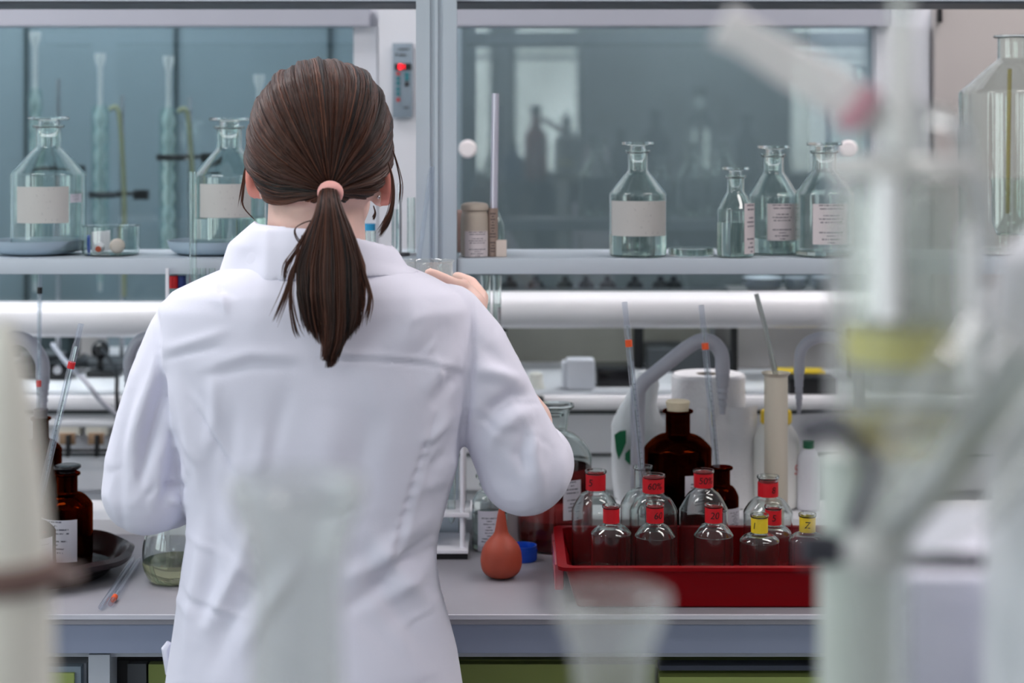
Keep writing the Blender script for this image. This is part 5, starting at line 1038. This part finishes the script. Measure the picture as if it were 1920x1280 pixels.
# ponytail
ys = [350, 362, 378, 400, 450, 500, 550, 600, 640, 676]
cxs = [616, 616, 617, 618, 620, 620, 620, 622, 622, 614]; hws = [13, 17, 20, 26, 44, 60, 64, 60, 48, 30]; Ds = [1.925, 1.908, 1.898, 1.892, 1.882, 1.874, 1.868, 1.866, 1.866, 1.866]; dps = [.010, .011, .012, .013, .014, .014, .014, .012, .010, .006]
paths = []; rad = []; ton = []
for k in range(2300):
    a = rng.uniform(0, 2*PI); r0 = rng.random()**.5; ax, bx = r0*math.cos(a), r0*math.sin(a)
    ye = 678-(abs(ax)**2.4)*50-rng.random()**2*60+(12 if 0 < ax < .5 else 0)-(22 if ax < -.35 else 0)
    if ax > .5: ye -= 20
    if -.5 < ax < -.32: ye -= rng.uniform(0, 50)
    wob = rng.normal(0, 2.2); pts = []; fr = rng.uniform(1, 2.5); p0 = rng.uniform(0, 6)
    lock = 3.5*noise.noise(Vector((ax*4, bx*4, 1)))
    for j in range(17):
        y = 352+(ye-352)*j/16; cx = np.interp(y, ys, cxs); hw = np.interp(y, ys, hws); D = np.interp(y, ys, Ds); dp = np.interp(y, ys, dps)
        s_ = j/16; q = P(cx+ax*hw*(1+.10*math.sin(s_*PI*1.5+lock))+wob*s_*math.sin(fr*s_*4+p0)+lock*2*s_, y, D+bx*dp*-1+.002*lock*s_*.3); pts.append(tuple(q))
    cl = .5+.5*noise.noise(Vector((ax*5, bx*5, 7)))
    paths.append(pts); rad.append(rng.uniform(.0005, .0010)); ton.append(min(1, max(0, (cl-.30)*1.4*rng.uniform(.5, 1.3))))
def wisp(ctrl, n, spread, D=None):
    for k in range(n):
        off = rng.normal(0, spread, 2); sp = spline([P(q[0]+off[0]*(i/len(ctrl)), q[1]+off[1]*(i/len(ctrl))*1.5, q[2]) for i, q in enumerate(ctrl)], 5)
        paths.append([tuple(p) for p in sp]); rad.append(rng.uniform(.0004, .0007)); ton.append(rng.uniform(.1, .6))
wisp([(604, 372, 1.900), (590, 410, 1.895), (572, 450, 1.882), (552, 500, 1.872), (534, 555, 1.866), (516, 600, 1.864)], 16, 5)
wisp([(600, 380, 1.900), (580, 425, 1.89), (555, 470, 1.88), (536, 500, 1.87), (532, 530, 1.866)], 12, 6)
wisp([(598, 410, 1.90), (568, 418, 1.885), (552, 430, 1.882), (556, 448, 1.88), (572, 462, 1.88)], 3, 2)
wisp([(566, 440, 1.885), (552, 500, 1.872), (545, 560, 1.866), (552, 610, 1.864), (560, 632, 1.864)], 8, 6)
wisp([(640, 400, 1.895), (665, 450, 1.880), (682, 510, 1.870), (694, 560, 1.866), (686, 602, 1.864)], 16, 5)
pt_ = strands(paths, rad, ton, 'ponytail', person); pt_['label'] = 'long brown ponytail'
paths = []; rad = []; ton = []
wisp([(727, 300, 2.0), (736, 335, 1.99), (737, 370, 1.985), (730, 405, 1.98), (712, 438, 1.975)], 40, 4)
wisp([(733, 270, 2.02), (745, 310, 2.02), (752, 345, 2.02), (750, 380, 2.02)], 4, 3)
wisp([(700, 385, 2.0), (704, 400, 2.0), (700, 412, 2.0)], 10, 2)
right_ = strands(paths, rad, ton, 'loose_strands', hair)
paths = []; rad = []; ton = []
wisp([(472, 270, 2.03), (462, 310, 2.03), (456, 350, 2.03), (452, 385, 2.03)], 8, 5)
wisp([(470, 300, 2.03), (458, 345, 2.03), (455, 385, 2.03), (478, 415, 2.03)], 3, 3)
strands(paths, rad, ton, 'loose_strands', hair)
# glass in the raised hand
DG = 2.245; xg_ = X(803, DG); rg = .0325; zt = Z(488, DG)
t = thing('small_beaker', 'small clear beaker held up in the raised hand', 'beaker', (xg_, DG, zt-.052))
part('glass_body', MB().lathe(shell([(0, zt-.052), (rg-.004, zt-.052), (rg-.001, zt-.051), (rg, zt-.047), (rg, zt-.02), (rg, zt-.004), (rg+.0025, zt)], .0014), 44, (xg_, DG, 0)), MAT['film_glass'], t)
# ================================================================== near bench with the glass apparatus the picture looks past
nb = thing('near_bench', 'pale bench close to the camera carrying the blurred glass apparatus', 'bench', (0, .85, 0))
NZ = .80
part('worktop', MB().box(-1.2, 1.2, .45, 1.12, NZ-.03, NZ, .003), MAT['bench_top'], nb)
part('cabinet', MB().box(-1.15, 1.15, .5, 1.05, 0, NZ-.031), MAT['hood_white'], nb, smooth=False)
DA = .76
def LV(label, name, cat, px, D, pts, mt_='thin_glass', th=.0016, n=44, close=False, loc=None):
    """lathe vessel from (half width px, y px) pairs, bottom first, standing down to the bench if close"""
    s = D/F; x = X(px, D); pr = [(a*s, Z(b, D)) for a, b in pts]
    t = thing(name, label, cat, (x, D, NZ))
    part('glass_body', MB().lathe(shell(chaikin([(0, NZ+.0006)]+pr, 2), th), n, (x, D, 0)), MAT[mt_], t)
    return t
def at_z(y, z, D): return 250+(CAMZ-z)*F/D
base_y = at_z(0, NZ+.0006, DA)
# main column
t = thing('extraction_apparatus', 'large blurred glass column with yellow band on a clamp stand, near the camera', 'apparatus', (X(1690, DA), DA, NZ))
s = DA/F; xa = X(1690, DA)
pr = chaikin([(18*s, Z(1300, DA)), (20*s, Z(960, DA)), (40*s, Z(900, DA)), (118*s, Z(850, DA)), (136*s, Z(800, DA)), (137*s, Z(600, DA)), (137*s, Z(400, DA)), (134*s, Z(335, DA)), (60*s, Z(300, DA)), (52*s, Z(270, DA)), (52*s, Z(200, DA)), (30*s, Z(175, DA)), (26*s, Z(120, DA)), (26*s, Z(-60, DA))], 2)
part('outer_column', MB().lathe(shell([(0, Z(1300, DA))]+pr, .0018), 48, (xa, DA, 0)), MAT['film_glass'], t)
part('inner_thimble', MB().lathe(shell(chaikin([(0, Z(830, DA)), (90*s, Z(820, DA)), (98*s, Z(760, DA)), (98*s, Z(360, DA)), (60*s, Z(320, DA))], 2), .0014), 40, (xa, DA, 0)), MAT['film_glass'], t)
part('yellow_band', MB().lathe([(100.5*s, Z(675, DA)), (100.5*s, Z(612, DA)), (104*s, Z(612, DA)), (104*s, Z(675, DA)), (100.5*s, Z(675, DA))], 40, (xa, DA, 0)), mat('yellow_resin', (226, 216, 120), .4), t, label='yellow band')
part('solvent', MB().lathe([(0, Z(838, DA)), (110*s, Z(838, DA)), (132*s, Z(800, DA)), (133*s, Z(790, DA)), (0, Z(790, DA))], 40, (xa, DA, 0)), MAT['yellow_liquid'], t)
fl = chaikin([(60*s*2.2, NZ+.012), (250*s, NZ+.05), (255*s, NZ+.12), (120*s, NZ+.20), (40*s, NZ+.235)], 2)
part('highlight_tube', MB().tube([P(1664, 600, .7205), P(1664, 335, .7205)], .0055, 20), mat('highlight_white', (252, 253, 255), .2), t, label='white tube shaped as a highlight')  # these three pale tubes model highlights on the column glass as geometry
part('highlight_tube', MB().tube([P(1815, 730, .736), P(1817, 430, .736)], .0040, 18), MAT['highlight_white'], t, label='slimmer white tube shaped as a highlight')
part('highlight_tube', MB().tube([P(1690, 280, .738), P(1690, 45, .738)], .0042, 18), MAT['milky_glass'], t, label='milky neck tube shaped as a highlight')
# side arm with pink joint
part('side_arm', MB().tube([P(1650, 232, DA), P(1600, 198, DA), P(1560, 165, DA), P(1480, 120, DA), P(1400, 72, DA), P(1352, 45, DA)], [.0065, .0095, .0105, .0100, .0085, .0100], 24), MAT['milky_glass'], t)
part('joint_clip', MB().tube([P(1620, 212, DA), P(1596, 194, DA)], .0118, 20), MAT['pink_clip'], t, label='pink joint clip')
part('return_tube', MB().tube(spline([P(1740, 215, DA), P(1790, 230, DA), P(1815, 300, DA), P(1838, 400, DA), P(1842, 700, DA), P(1800, 850, DA), P(1700, 930, DA)]), .0036, 16), MAT['clear_glass'], t)
part('collar_ring', MB().lathe([(128*s, Z(330, DA)), (146*s, Z(322, DA)), (146*s, Z(300, DA)), (120*s, Z(292, DA)), (110*s, Z(300, DA)), (128*s, Z(330, DA))], 44, (xa, DA, 0)), MAT['milky_glass'], t)
# stand rod and clamp
xr_ = X(1605, .80); t2 = thing('clamp_stand', 'pale enamelled clamp stand rod beside the blurred column', 'stand', (xr_, .80, NZ))
part('stand_rod', MB().tube([(xr_, .80, NZ+.012), (xr_, .80, Z(850, .80))], .0175, 28), mat('pale_rod', (198, 206, 200), .3), t2)
part('stand_base', MB().box(xr_-.10, xr_+.022, .66, .90, NZ+.0006, NZ+.012, .003), MAT['dark_grey'], t2)
part('clamp_jaw', MB().tube(spline([P(1508, 808, .77), P(1560, 795, .755), P(1612, 830, .745), P(1640, 880, .74), P(1618, 950, .75), P(1600, 985, .79)]), .0046, 14), MAT['clamp_grey'], t2)
part('clamp_screw', MB().tube([P(1500, 1030, .79), P(1600, 1028, .79)], .0075, 16), MAT['clamp_grey'], t2)
part('clamp_bar', MB().tube([P(1600, 1050, .80), P(1860, 1052, .80)], .0038, 14), MAT['clamp_grey'], t2)
# second condenser arm, a tilted white tube
t = thing('tilted_receiver', 'blurred tilted glass receiver crossing the lower right apparatus', 'glass tube', (X(1760, 0.685), 0.685, NZ))
part('receiver_tube', MB().tube([P(1640, 1040, 0.685), P(1700, 975, 0.685), P(1760, 900, 0.685), P(1850, 780, 0.685), P(1930, 660, 0.685)], [.011, .019, .028, .031, .031], 28), MAT['film_glass'], t)
part('inner_core', MB().tube([P(1650, 1030, 0.685), P(1760, 900, 0.685), P(1920, 675, 0.685)], .0075, 20), MAT['frosted_glass'], t)
part('receiver_joint', MB().ell(tuple(P(1645, 1036, 0.685)), (.0135, .012, .010), 24), MAT['milky_glass'], t)
part('receiver_leg', MB().tube([P(1645, 1035, 0.685), (X(1640, 0.685), 0.685, NZ+.001)], .009, 20), MAT['film_glass'], t)
# white plastic vessel and box at the edge
solo('plastic_canister', 'blurred white plastic canister at the edge of the near bench', 'canister', MB().lathe(chaikin([(0, NZ+.0006), (.052, NZ+.0006), (.052, Z(520, .78)), (.03, Z(425, .78)), (.02, Z(410, .78)), (0, Z(405, .78))], 2), 44, (.268, .78, 0)), MAT['white_plastic'], (.268, .78, NZ))
solo('storage_box', 'blurred pale lavender plastic box filling the lower corner of the near bench', 'box', MB().box(X(1682, .84), X(2150, .84), .84, 1.0, NZ+.0006, Z(1080, .84), .006), mat('lavender_box', (226, 226, 240), .5), (X(1800, .84), .92, NZ))
# glassware low in the middle
def mid(label, px, D, pts, m_='thin_glass', name='blurred_flask', cat='flask', th=.0015):
    return LV(label, name, cat, px, D, pts, m_, th)
mid('blurred open flask neck in front of the coat', 556, .70, [(110, 2300), (200, 2200), (210, 1900), (150, 1600), (88, 1400), (82, 1200), (84, 1060), (100, 990), (124, 935), (130, 905), (126, 895)], 'film_glass', 'wide_neck_flask')
mid('blurred small flask neck in front of the bench edge', 1146, .74, [(100, 2300), (180, 2150), (180, 1850), (110, 1600), (68, 1400), (66, 1300), (74, 1225), (104, 1150), (113, 1125), (110, 1112)], 'film_glass', 'narrow_neck_flask')
# left edge: plastic column with brown clamp
DL = .74; t = thing('burette_column', 'blurred cream plastic column at the very left edge of the near bench', 'column', (X(10, DL), DL, NZ))
s = DL/F; part('column_body', MB().lathe(chaikin([(0, NZ+.0006), (115*s, NZ+.0006), (96*s, Z(1300, DL)), (84*s, Z(1000, DL)), (62*s, Z(800, DL)), (34*s, Z(660, DL)), (14*s, Z(600, DL)), (0, Z(595, DL))], 2), 36, (X(8, DL), DL, 0)), MAT['cream_plastic'], t)
part('rubber_collar', MB().lathe(chaikin([(84*s, Z(1100, DL)), (108*s, Z(1096, DL)), (110*s, Z(1050, DL)), (84*s, Z(1045, DL))], 1), 36, (X(8, DL), DL, 0)), MAT['brown_rubber'], t)
part('spout', MB().tube([P(90, 1078, DL), P(120, 1078, DL), P(150, 1080, DL)], [.0045, .004, .003], 16), mat('smoky_plastic', (150, 132, 128), .5), t)
